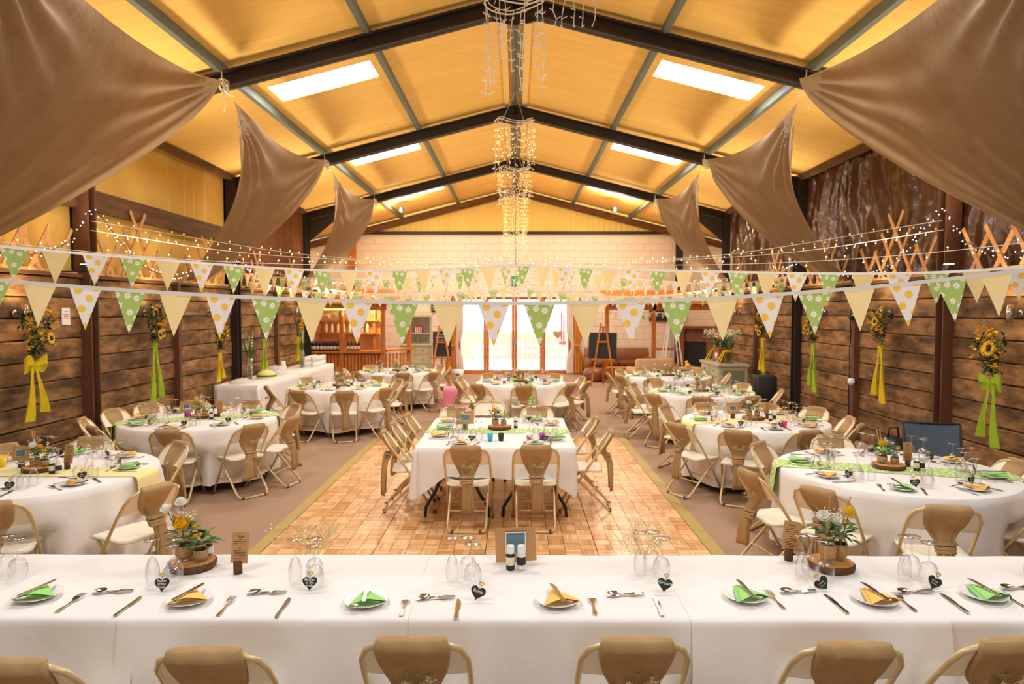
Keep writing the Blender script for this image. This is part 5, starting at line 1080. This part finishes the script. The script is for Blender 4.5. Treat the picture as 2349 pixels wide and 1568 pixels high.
for r in range(2):
    for k in range(5):
        for q in range(2):
            t = thing('coffee_cup', 'white coffee cup, %s of stack, %s row, %s along, far buffet table' % (('bottom', 'top')[q], ('wall-side', 'room-side')[r], ORD[k]), 'cup', (-4.98 + r * .2, 16.1 + k * .2, TZ + .002 + q * .118), U(0, 6), 'white coffee cups on the buffet'); t.scale = (1.3, 1.3, 1.3); obj('cup_body', CUPB, t); obj('cup_handle', CUPH, t)
t = thing('white_jug', 'white jug left of the cups on the far buffet table', 'jug', (-5.2, 15.2, TZ + .002)); P('body', MB().lathe([(.001, 0), (.06, 0), (.075, .06), (.05, .16), (.055, .2), (.051, .2), (.046, .16), (.001, .01)], 16), 'china', t, True); P('handle', MB().tube([(0, -.05, .18), (0, -.11, .16), (0, -.11, .08), (0, -.07, .06)], .009, 6), 'china', t, True)
# ------------------------------------------------------------------ bar gazebo
BX0, BX1, BX2, BY = -5.75, -3.62, -3.05, 18.6
t = thing('bar', 'orange wooden gazebo bar with slatted front and shingled canopy', 'bar', (0, BY, 0))
slat = MB().box((0, 0, .47), (.065, .02, .86)).mesh('front_slat', 'orange_wood'); x = BX0
while x < BX1: obj('front_slat', slat, t, (x, -.012, 0)); x += .093
P('front_backing', MB().box(((BX0 + BX1) / 2, .03, .47), (BX1 - BX0, .03, .9)), 'dark_wood', t); P('counter', MB().box(((BX0 + BX1) / 2, .1, .965), (BX1 - BX0 + .1, .42, .05)), 'orange_wood', t)
for k in range(7): obj('front_slat', slat, t, (BX1 + .06 + k * .08, .1 + k * .11, 0), (0, 0, .95))
P('side_counter', MB().box(((BX1 + BX2) / 2, .5, 1.0), (.3, 1.0, .05), rz=-.62), 'orange_wood', t)
for x in (BX0, -4.75, BX1): P('post', MB().box((x, .0, 1.2), (.11, .11, 2.4)), 'orange_wood', t)
P('post', MB().box((BX2, .85, 1.2), (.11, .11, 2.4)), 'orange_wood', t)
P('fascia', MB().box(((BX0 + BX1) / 2, -.02, 2.2), (BX1 - BX0 + .2, .05, .2)), 'orange_wood', t); P('led_strip', MB().box((-5.0, -.06, 2.12), (.9, .02, .03)), 'led_green', t)
sh = MB().box((0, 0, 0), (.2, .16, .02)).mesh('roof_shingle', 'orange_wood')
for r in range(5):
    for k in range(14): obj('roof_shingle', sh, t, (BX0 - .1 + k * .2 + (r % 2) * .1, -.2 + r * .14, 2.3 + r * .085), (radians(28), 0, 0))
for k, z in enumerate((1.45, 1.8)): P('shelf', MB().box((-4.9, 1.2, z), (1.8, .25, .03)), 'orange_wood', t)
for x in (-5.7, -4.1): P('shelf_upright', MB().box((x, 1.25, 1.05), (.06, .2, 2.1)), 'orange_wood', t)
P('back_panel', MB().box((-4.9, 1.42, 1.5), (2.0, .03, 1.5)), 'tan', t); P('back_counter', MB().box((-4.9, 1.2, .45), (1.9, .5, .9)), 'orange_wood', t)
BOT = [(.001, 0), (.036, 0), (.037, .01), (.037, .18), (.03, .215), (.014, .24), (.013, .29), (.015, .3), (.001, .302)]
BB, BC, BLB = lathe_me('glass', BOT, 'bottle', 10), MB().lathe([(.0155, .255), (.0165, .27), (.0165, .306), (.001, .308)], 10).mesh('foil_cap', 'red_cap', True), MB().lathe([(.0375, .05), (.038, .052), (.038, .13), (.0375, .132)], 10).mesh('label_band', 'paper', True)
def bottle(x, y, z, lb):
    t = thing('wine_bottle', lb, 'bottle', (x, y, z), 0, 'bottles on the bar'); obj('glass', BB, t); obj('foil_cap', BC, t); obj('label_band', BLB, t)
for r in range(2):
    for k in range(9): bottle(-5.6 + k * .093, BY + .04 + r * .1, .991, 'dark wine bottle, %s from left, %s row, bar counter left of the post' % ((ORD + ['eighth', 'ninth'])[k], ('front', 'back')[r]))
for k in range(4): bottle(-4.6 + k * .095, BY + .1, .991, 'dark wine bottle, %s from the left, bar counter right of the post' % ORD[k])
for k in range(8): put('tumbler', lathe_me('tumbler', [(.001, 0), (.03, 0), (.036, .11), (.034, .11), (.028, .006), (.001, .006)], 'glass', 10) if k == 0 else bpy.data.meshes['tumbler'], 'clear tumbler, %s from the left on the upper bar shelf' % (ORD + ['eighth'])[k], 'glass', (-5.5 + k * .16, BY + 1.2, 1.816), 0, 'tumblers on the bar shelf')
for k in range(8): put('spirit_bottle', lathe_me('spirit_bottle', BOT, 'paper', 10) if k == 0 else bpy.data.meshes['spirit_bottle'], 'pale spirit bottle, %s from the left on the lower bar shelf' % (ORD + ['eighth'])[k], 'bottle', (-5.5 + k * .17, BY + 1.2, 1.466), 0, 'spirit bottles')
l = bpy.data.lights.new('bar_lamp', 'POINT'); l.energy = 45; l.color = (1, .68, .3); l.shadow_soft_size = .06; bl = thing('bar_lamp', 'warm lamp hanging under the bar canopy', 'lamp', (-4.1, BY + .7, 2.15)); lo = bpy.data.objects.new('bar_lamp_bulb', l); COL.objects.link(lo); lo.parent = bl; lo.location = (0, 0, -.12); P('shade', MB().lathe([(.02, .08), (.09, 0), (.085, 0), (.018, .075)], 14), 'black', bl, True); P('bulb', MB().lathe([(.001, -.05), (.03, -.03), (.03, .0), (.001, .03)], 10), 'lamp', bl, True); P('flex', MB().tube([(0, 0, .08), (0, 0, .35)], .005, 4), 'black', bl)
def minibunt(label, ctrl, step=.2, first=0): bunting(label, ctrl, step, first, .05, .62, 'small bunting on the gazebos')
minibunt('small bunting under the bar canopy, left span', [(-5.7, BY - .1, 2.1), (-5.25, BY - .1, 1.98), (-4.78, BY - .1, 2.08)]); minibunt('small bunting under the bar canopy, right span', [(-4.72, BY - .1, 2.08), (-4.2, BY - .1, 1.94), (-3.65, BY - .1, 2.06)], .2, 1)
fairy('tangled warm fairy lights along the bar canopy', [(-5.8, BY - .25, 2.35), (-5.2, BY - .25, 2.45), (-4.6, BY - .25, 2.36), (-4.0, BY - .25, 2.46), (-3.5, BY - .2, 2.36), (-4.2, BY - .15, 2.58), (-5.0, BY - .15, 2.56), (-5.7, BY - .15, 2.6)], .075, 'bulb_warm', .012)
# mint cupboard
t = thing('mint_dresser', 'sage green dresser with open mirrored top beside the bar', 'dresser', (-3.0, 20.6, 0)); P('base', MB().box((0, 0, .54), (.9, .42, 1.0)), 'mint', t); P('worktop', MB().box((0, -.01, 1.06), (.98, .5, .04)), 'mint', t); P('plinth', MB().box((0, 0, .02), (.86, .38, .04)), 'mint_dark', t)
for r in range(3):
    for q in (-1, 1): d = P('drawer', MB().box((q * .22, -.215, .9 - r * .27), (.41, .02, .23)), 'mint', t); P('knob', MB().lathe([(.001, 0), (.018, 0), (.014, .03), (.001, .03)], 8).xf(Matrix.Translation((q * .22, -.225, .9 - r * .27)) @ Matrix.Rotation(pi / 2, 4, 'X')), 'black', d, True)
for q in (-1, 1): P('side_panel', MB().box((q * .43, .08, 1.5), (.04, .26, .84)), 'mint', t)
P('mirror', MB().box((0, .18, 1.5), (.82, .015, .84)), 'chrome', t); P('cornice', MB().box((0, .06, 1.94), (1.0, .36, .07)), 'mint', t); P('shelf', MB().box((0, .08, 1.4), (.82, .2, .025)), 'mint', t)
t = thing('striped_box', 'red and white striped sweet box on the sage dresser shelf', 'box', (.06 - 3.0, 20.66, 1.416)); P('carton', MB().box((0, 0, .09), (.2, .1, .18), taper=1.15), 'red_cap', t)
m = MB(); [m.box((-.08 + k * .053, -.056, .09), (.02, .004, .17)) for k in range(4)]; P('stripes', m, 'white', t)
for k in range(4): put('sweet_jar', lathe_me('sweet_jar', jarprof(.045, .16), 'jar_glass', 12) if k == 0 else bpy.data.meshes['sweet_jar'], 'glass sweet jar, %s from the left on the sage dresser worktop' % ORD[k], 'jar', (-3.25 + k * .16, 20.5, 1.082), 0, 'sweet jars on dresser')
t = thing('wall_plaque', 'small dark lettered plaque on the wall right of the bar', 'sign', (-2.62, Y1 - .02, 2.2)); P('board', MB().box((0, 0, 0), (.3, .03, .3)), 'purple' if False else 'slate', t); m = MB(); [m.box((0, -.017, .08 - k * .08), (.2, .003, .025)) for k in range(3)]; P('lettering', m, 'chalk', t)
def easel(label, x, y, rz, h, boards):
    t = thing('easel', label, 'easel', (x, y, 0), rz)
    for q in (-1, 1): P('leg', MB().bar((q * .32, -.12, 0), (q * .06, .1, h), .05, .03), 'orange_wood', t)
    P('leg', MB().bar((0, .5, 0), (0, .12, h - .1), .05, .03), 'orange_wood', t); P('shelf_bar', MB().box((0, -.05, h * .42), (.62, .08, .035), rx=.1), 'orange_wood', t); P('top_bar', MB().box((0, .08, h * .93), (.18, .03, .05)), 'orange_wood', t); P('crossbar', MB().box((0, .02, h * .7), (.34, .03, .05)), 'orange_wood', t)
def board(label, x, y, z, rz, w, h, lines=5, lean=-.12):
    t = thing('chalkboard', label, 'chalkboard', (x, y, z), rz); P('panel', MB().box((0, 0, h / 2), (w, .02, h), rx=lean), 'slate', t); m = MB(); rs = random.Random(int(x * 100))
    for k in range(lines): m.box((rs.uniform(-.05, .05), -.013 - lean * (h * (.85 - k * .7 / lines) - h / 2) * -1 , h * (.88 - k * .75 / lines)), (w * rs.uniform(.3, .6), .002, .012), rx=lean)
    P('chalk_lines', m, 'chalk', t)
easel('wooden easel left of the glass doors', -2.2, 20.2, .1, 1.65, 1); board('dark seating-plan board on the left easel', -2.19, 20.28, .72, .1, .55, .75, 7)
easel('wooden easel in front of the leather sofa', 2.42, 18.9, -.15, 1.75, 1); board('two-leaved black board on the right easel', 2.42, 18.98, .76, -.25, .78, .72, 0)
# curtains
for s, x, lb in ((-1, DXL - .1, 'left'), (1, DXR + .12, 'right')):
    t = thing('curtain', 'mustard curtain tied back at the %s of the glass doors' % lb, 'curtain', (x, Y1 - .14, 0))
    def cf(wd, off, s=s):
        def fn(u, v):
            z = .04 + 2.5 * v; pinch = 1 - .55 * math.exp(-((z - .95) / .3) ** 2); xx = (u - .5) * wd * pinch + off * pinch; return (s * xx, .05 * sin(u * 22) * pinch + (0.0), z)
        return fn
    P('mustard_panel', MB().grid(cf(.34, .12), 40, 24), 'curtain', t, True); P('voile_panel', MB().grid(cf(.26, -.16), 34, 24), 'voile', t, True); P('tie_back', MB().lathe([(.1, -.03), (.12, 0), (.1, .03)], 12, (s * .03, 0, .95)), 'curtain', t, True); P('rail', MB().bar((-.35, 0, 2.56), (.35, 0, 2.56), .03, .03), 'dark_wood', t)
t = thing('exit_sign', 'green running-man exit sign on the wall above the doors', 'exit sign', (-.04, Y1 - .0, 3.05)); P('panel', MB().box((0, 0, 0), (.2, .03, .34)), 'exit_green', t); P('pictogram', MB().box((.02, -.017, .03), (.03, .003, .1), ry=.3).box((-.02, -.017, -.06), (.025, .003, .1), ry=-.5).box((.045, -.017, -.06), (.025, .003, .1), ry=.5).box((-.03, -.017, .05), (.08, .003, .02), ry=.4).box((.03, -.017, .115), (.035, .003, .035)), 'white', t)
t = thing('door_heart', 'wicker heart hung on pink ribbons on the right glass door', 'decoration', (1.38, Y1 - .0, 1.15)); P('heart', up(MB().prism(heart_pts(.3), -.02, .02)), 'tan', t); P('ribbon', MB().box((.12, 0, .42), (.05, .01, .9)).box((.2, 0, .3), (.05, .01, 1.0)), 'pink', t); P('bow', MB().box((.16, 0, -.12), (.22, .02, .1)), 'pink', t)
t = thing('bucket', 'white enamel bucket by the left curtain', 'bucket', (-1.75, 20.6, 0)); P('pail', MB().lathe([(.001, 0), (.13, 0), (.19, .3), (.185, .3), (.12, .01)], 18), 'white', t, True); P('handle', MB().tube([(.19 * cos(a), 0, .3 + .12 * sin(a)) for a in [k * pi / 10 for k in range(11)]], .006, 5), 'chrome', t); P('label', MB().box((0, -.165, .17), (.12, .01, .08), rx=.2), 'sky_print', t)
for x, y, lb in ((-1.25, 13.95, 'pink cloth-covered low table left of the glass doors table'), (1.15, 14.9, 'pink cloth-covered stool right of the glass doors table')):
    sc = .22 if x < 0 else .16; t = thing('pink_table', lb, 'table', (x, y, 0)); per, nor = rectp(sc, sc * .8); P('pink_cloth', cloth_mesh(per, nor, lambda i: .06, .03, 14, None, 6, 9, .52), 'pink', t, True); P('legs', MB().box((sc * .7, sc * .5, .26), (.04, .04, .52)).box((-sc * .7, sc * .5, .26), (.04, .04, .52)).box((sc * .7, -sc * .5, .26), (.04, .04, .52)).box((-sc * .7, -sc * .5, .26), (.04, .04, .52)), 'white', t)
# ------------------------------------------------------------------ lounge corner on the right
t = thing('leather_sofa', 'long brown leather sofa against the back wall', 'sofa', (3.25, 21.6, 0))
def pad(m, c, d, r=.06):
    hx, hy, hz = d[0] / 2, d[1] / 2, d[2] / 2; lp = []
    for zz, ins in ((-hz, r * .6), (-hz + r * .4, r * .15), (0, 0), (hz - r * .4, r * .12), (hz, r * .7)):
        o = []
        for cx_, cy_, a0 in ((hx - r, -hy + r, -pi / 2), (hx - r, hy - r, 0), (-hx + r, hy - r, pi / 2), (-hx + r, -hy + r, pi)):
            for i in range(5): a = a0 + pi / 2 * i / 4; o.append((c[0] + cx_ + (r - ins) * cos(a), c[1] + cy_ + (r - ins) * sin(a), c[2] + zz))
        lp.append(o)
    return m.loft(lp, True, True)
P('frame', pad(MB(), (0, .1, .19), (2.1, .8, .38)), 'leather', t, True); P('backrest', pad(MB(), (0, .4, .6), (2.1, .24, .6), .1), 'leather', t, True)
for q in (-1, 1): P('arm', pad(MB(), (q * .95, .0, .42), (.22, .85, .42), .1), 'leather', t, True); P('seat_cushion', pad(MB(), (q * .42, -.05, .44), (.82, .66, .16), .06), 'leather', t, True)
t = thing('pouffe', 'round brown leather pouffe in front of the sofa', 'pouffe', (2.35, 20.2, 0)); P('body', MB().lathe([(.001, 0), (.28, .01), (.36, .12), (.36, .26), (.28, .38), (.001, .41)], 20), 'leather', t, True); P('seam_ring', MB().lathe([(.358, .18), (.366, .19), (.358, .2)], 20), 'dark_wood', t, True)
t = thing('coffee_table', 'low wooden bench table between the easel and armchair', 'table', (3.15, 19.7, 0)); P('top', MB().box((0, 0, .43), (1.0, .45, .05)), 'orange_wood', t); [P('leg', MB().box((q * .42, r * .16, .2025), (.07, .07, .405)), 'orange_wood', t) for q in (-1, 1) for r in (-1, 1)]
t = thing('armchair', 'tan leather armchair seen from behind near the right pergola', 'armchair', (3.42, 17.3, 0), .12); P('shell_back', pad(MB(), (0, -.34, .56), (1.02, .2, .68), .1), 'tan', t, True); P('base', pad(MB(), (0, .05, .24), (1.0, .8, .36)), 'tan', t, True); P('seat_cushion', pad(MB(), (0, .1, .48), (.7, .62, .14)), 'leather', t, True); [P('arm', pad(MB(), (q * .45, .08, .5), (.18, .76, .3), .08), 'tan', t, True) for q in (-1, 1)]; [P('foot', MB().box((q * .42, r * .3, .03), (.06, .06, .06)), 'dark_wood', t) for q in (-1, 1) for r in (-1, 1)]
PXA, PXB, PYY = 2.75, 6.0, 20.3
t = thing('pergola', 'orange wooden pergola over the lounge corner', 'pergola', (0, PYY, 0))
for x in (PXA, 4.1, PXB): P('post', MB().box((x, 0 if x > 3 else .3, 1.13), (.11, .11, 2.26)), 'orange_wood', t)
P('fascia', MB().box(((PXA + PXB) / 2, -.03, 2.2), (PXB - PXA, .05, .2)), 'orange_wood', t); [P('rail', MB().box((5.0, .0, z), (1.7, .05, .08)), 'orange_wood', t) for z in (.5, .95)]
for r in range(5):
    for k in range(16): obj('roof_shingle', sh, t, (PXA - .1 + k * .21 + (r % 2) * .1, -.22 + r * .14, 2.32 + r * .085), (radians(28), 0, 0))
minibunt('small bunting under the pergola, left span', [(PXA, PYY - .12, 2.08), (3.4, PYY - .12, 1.86), (4.08, PYY - .12, 1.8 + .26)]); minibunt('small bunting under the pergola, right span', [(4.12, PYY - .12, 2.05), (4.7, PYY - .12, 1.92), (5.3, PYY - .12, 1.9)], .2, 1)
fairy('warm fairy lights along the pergola canopy', [(PXA, PYY - .25, 2.4), (3.6, PYY - .25, 2.5), (4.4, PYY - .25, 2.4), (5.2, PYY - .25, 2.52), (5.9, PYY - .25, 2.42)], .09, 'bulb_warm', .012)
board('black price board fixed to the back wall behind the pergola', 4.75, Y1 - .02, 1.75, 0, .75, .45, 3, 0)
t = thing('patio_heater', 'white pyramid patio heater frame with dark base', 'heater', (4.25, 18.6, 0)); P('base', MB().box((0, 0, .3), (.5, .5, .6), taper=.9), 'black', t)
for q, r in ((-1, -1), (1, -1), (1, 1), (-1, 1)): P('leg', MB().bar((q * .24, r * .24, .6), (q * .06, r * .06, 2.0), .03, .03), 'white', t)
P('glass_tube', MB().lathe([(.045, .6), (.045, 1.95)], 12), 'jar_glass', t, True); P('cap', MB().lathe([(.3, 2.0), (.28, 2.03), (.08, 2.12), (.001, 2.13)], 16), 'chrome', t, True)
t = thing('fire_surround', 'dark carved wooden surround in the far right corner', 'surround', (5.0, 18.95, 0), -.5); P('mantel', MB().box((0, 0, 1.62), (1.0, .3, .08)), 'dark_wood', t); P('panel', MB().box((0, .05, 1.42), (.86, .12, .34)), 'dark_wood', t); [P('column', MB().box((q * .38, 0, .81), (.14, .2, 1.54)), 'dark_wood', t) for q in (-1, 1)]; [P('capital', MB().box((q * .38, -.02, 1.54), (.2, .26, .08)), 'dark_wood', t) for q in (-1, 1)]; P('inner_back', MB().box((0, .1, .62), (.62, .03, 1.24)), 'black', t)
SBX, SBY = 4.86, 15.95
t = thing('sideboard', 'sage green sideboard with drawers against the right wall', 'sideboard', (SBX, SBY, 0)); W_, D_, H_ = .62, 1.5, .86
P('carcass', MB().box((0, 0, .44), (W_, D_, .8)), 'mint', t); P('top', MB().box((0, 0, .865), (W_ + .08, D_ + .08, .05)), 'mint', t); P('plinth', MB().box((0, 0, .02), (W_ - .04, D_ - .04, .04)), 'mint_dark', t); P('end_panel', MB().box((0, -D_ / 2 - .006, .44), (W_ - .14, .012, .62)), 'mint_dark', t)
for r in range(3):
    for q in (-1, 1): d = P('drawer', MB().box((-W_ / 2 - .01, q * .37, .72 - r * .25), (.02, .66, .22)), 'mint', t); P('knob', MB().octa((-W_ / 2 - .032, q * .37, .72 - r * .25), .018), 'black', d)
def gypvase(label, x, y, z, rib, box=False):
    t = thing('gypsophila_jar', label, 'flowers', (x, y, z)); t.scale = (1.35, 1.35, 1.35); P('jar', MB().lathe(jarprof(.07, .24), 14), 'jar_glass', t, True); s_, d_ = gyp_mesh(34, .2, .34, .012, int(y * 10), (0, 0, .2)); P('stems', s_, 'stem', t); P('gypsophila', d_, 'gyp', t)['kind'] = 'stuff'; m = MB()
    for k in range(30): a = U(0, 6.28); m.leaf((.03 * cos(a), .03 * sin(a), U(.22, .35)), (cos(a), sin(a), U(0, 1)), U(.1, .2), .04)
    P('leaves', m, 'leaf', t)['kind'] = 'stuff'; rb = P('ribbon', MB().lathe([(.06, .19), (.075, .21), (.06, .23)], 12), rib, t, True); [P('ribbon_tail', MB().grid(lambda u, v: (-.08 - .1 * v + (u - .5) * .03, q * (.03 + .05 * v) + (u - .5) * .14, .21 - .2 * v), 4, 8), rib, rb, True) for q in (-1, 1)]
gypvase('gypsophila jar with yellow ribbon at the near end of the sage sideboard', SBX - .02, SBY - .45, .892, 'tulle_y'); gypvase('gypsophila jar with yellow ribbon at the far end of the sage sideboard', SBX - .05, SBY + .4, .892, 'tulle_y')
t = thing('wicker_box', 'brown wicker box with pale heart on the sage sideboard', 'box', (SBX - .02, SBY - .02, .892)); P('box_body', MB().box((0, 0, .15), (.3, .34, .3)), 'wicker', t); P('lid', MB().box((0, 0, .315), (.32, .36, .03)), 'wicker', t); P('heart_motif', up(MB().prism(heart_pts(.18), -.008, .008)).xf(Matrix.Translation((-.158, 0, .06)) @ Matrix.Rotation(-pi / 2, 4, 'Z')), 'voile', t)
t = thing('side_table', 'cream curved-leg side table left of the sage sideboard', 'table', (4.15, 16.4, 0)); P('top', MB().box((0, 0, .7), (.62, .45, .04)), 'tan', t); [P('leg', MB().tube([(q * .26, r * .17, .68), (q * .3, r * .2, .5), (q * .24, r * .16, .25), (q * .28, r * .2, 0)], [.028, .03, .018, .016], 7), 'tan', t, True) for q in (-1, 1) for r in (-1, 1)]
t = thing('yellow_ornament', 'small yellow chick ornament on the cream side table', 'ornament', (4.12, 16.35, .722)); P('body', MB().lathe([(.001, 0), (.05, .01), (.065, .06), (.05, .1), (.001, .12)], 14), 'petal_y', t, True); P('head', MB().lathe([(.001, .1), (.035, .12), (.04, .145), (.025, .17), (.001, .175)], 12, (-.02, 0, 0)), 'petal_y', t, True); P('beak', MB().octa((-.065, 0, .145), .012), 'nap_orange', t)
t = thing('speaker_stack', 'black covered speaker by the right wall past the sideboard', 'speaker', (5.08, 13.95, 0), -.1); P('cabinet', pad(MB(), (0, 0, .4), (.42, .5, .74), .05), 'black', t, True); P('grille', MB().box((-.215, 0, .42), (.012, .4, .6)), 'slate', t); P('handle', MB().tube([(-.1, 0, .78), (-.1, 0, .82), (.1, 0, .82), (.1, 0, .78)], .012, 6), 'black', t, True); P('foot', MB().box((0, 0, .015), (.36, .44, .03)), 'black', t)
# garden chair and bags by the walls
t = thing('garden_chair', 'blue-grey mesh garden armchair behind the nearest right table', 'chair', (4.42, 7.1, 0), pi - .35); t.scale = (1, 1, .86)
P('back_mesh', MB().grid(lambda u, v: ((u - .5) * .52, -.2 - .16 * v - .02 * sin(pi * u), .42 + .58 * v), 6, 8).grid(lambda u, v: ((u - .5) * .52, -.21 - .16 * v - .02 * sin(pi * u), .42 + .58 * v), 6, 8), 'blue_mesh', t, True); P('seat_mesh', MB().box((0, .02, .42), (.5, .46, .015)), 'blue_mesh', t); [P('frame_side', MB().tube([(q * .28, .28, 0), (q * .28, .24, .62), (q * .28, -.1, .64), (q * .28, -.24, .6)], .014, 6).tube([(q * .27, -.36, 0), (q * .27, -.18, .42), (q * .27, -.37, 1.0)], .014, 6).tube([(q * .27, .25, .42), (q * .27, -.2, .42)], .014, 6), 'slate', t, True) for q in (-1, 1)]; P('top_rail', MB().tube([(-.27, -.37, 1.0), (.27, -.37, 1.0)], .014, 6), 'slate', t, True)
def bag(label, x, y, w, d, h, mat): t = thing('bag', label, 'bag', (x, y, 0)); P('body', pad(MB(), (0, 0, h / 2), (w, d, h), min(w, d) * .4), mat, t, True); P('strap', MB().tube([(-w * .2, 0, h * .95), (-w * .15, 0, h + .12), (w * .15, 0, h + .12), (w * .2, 0, h * .95)], .012, 6), mat, t, True)
bag('black holdall on the floor by the left wall', -5.1, 10.6, .45, .6, .45, 'black'); bag('brown bag on the floor by the right wall', 4.95, 7.95, .35, .5, .45, 'leather'); bag('black bag on the floor behind the yellow-runner right table', 4.75, 8.55, .35, .5, .5, 'black')
def rug(): pass
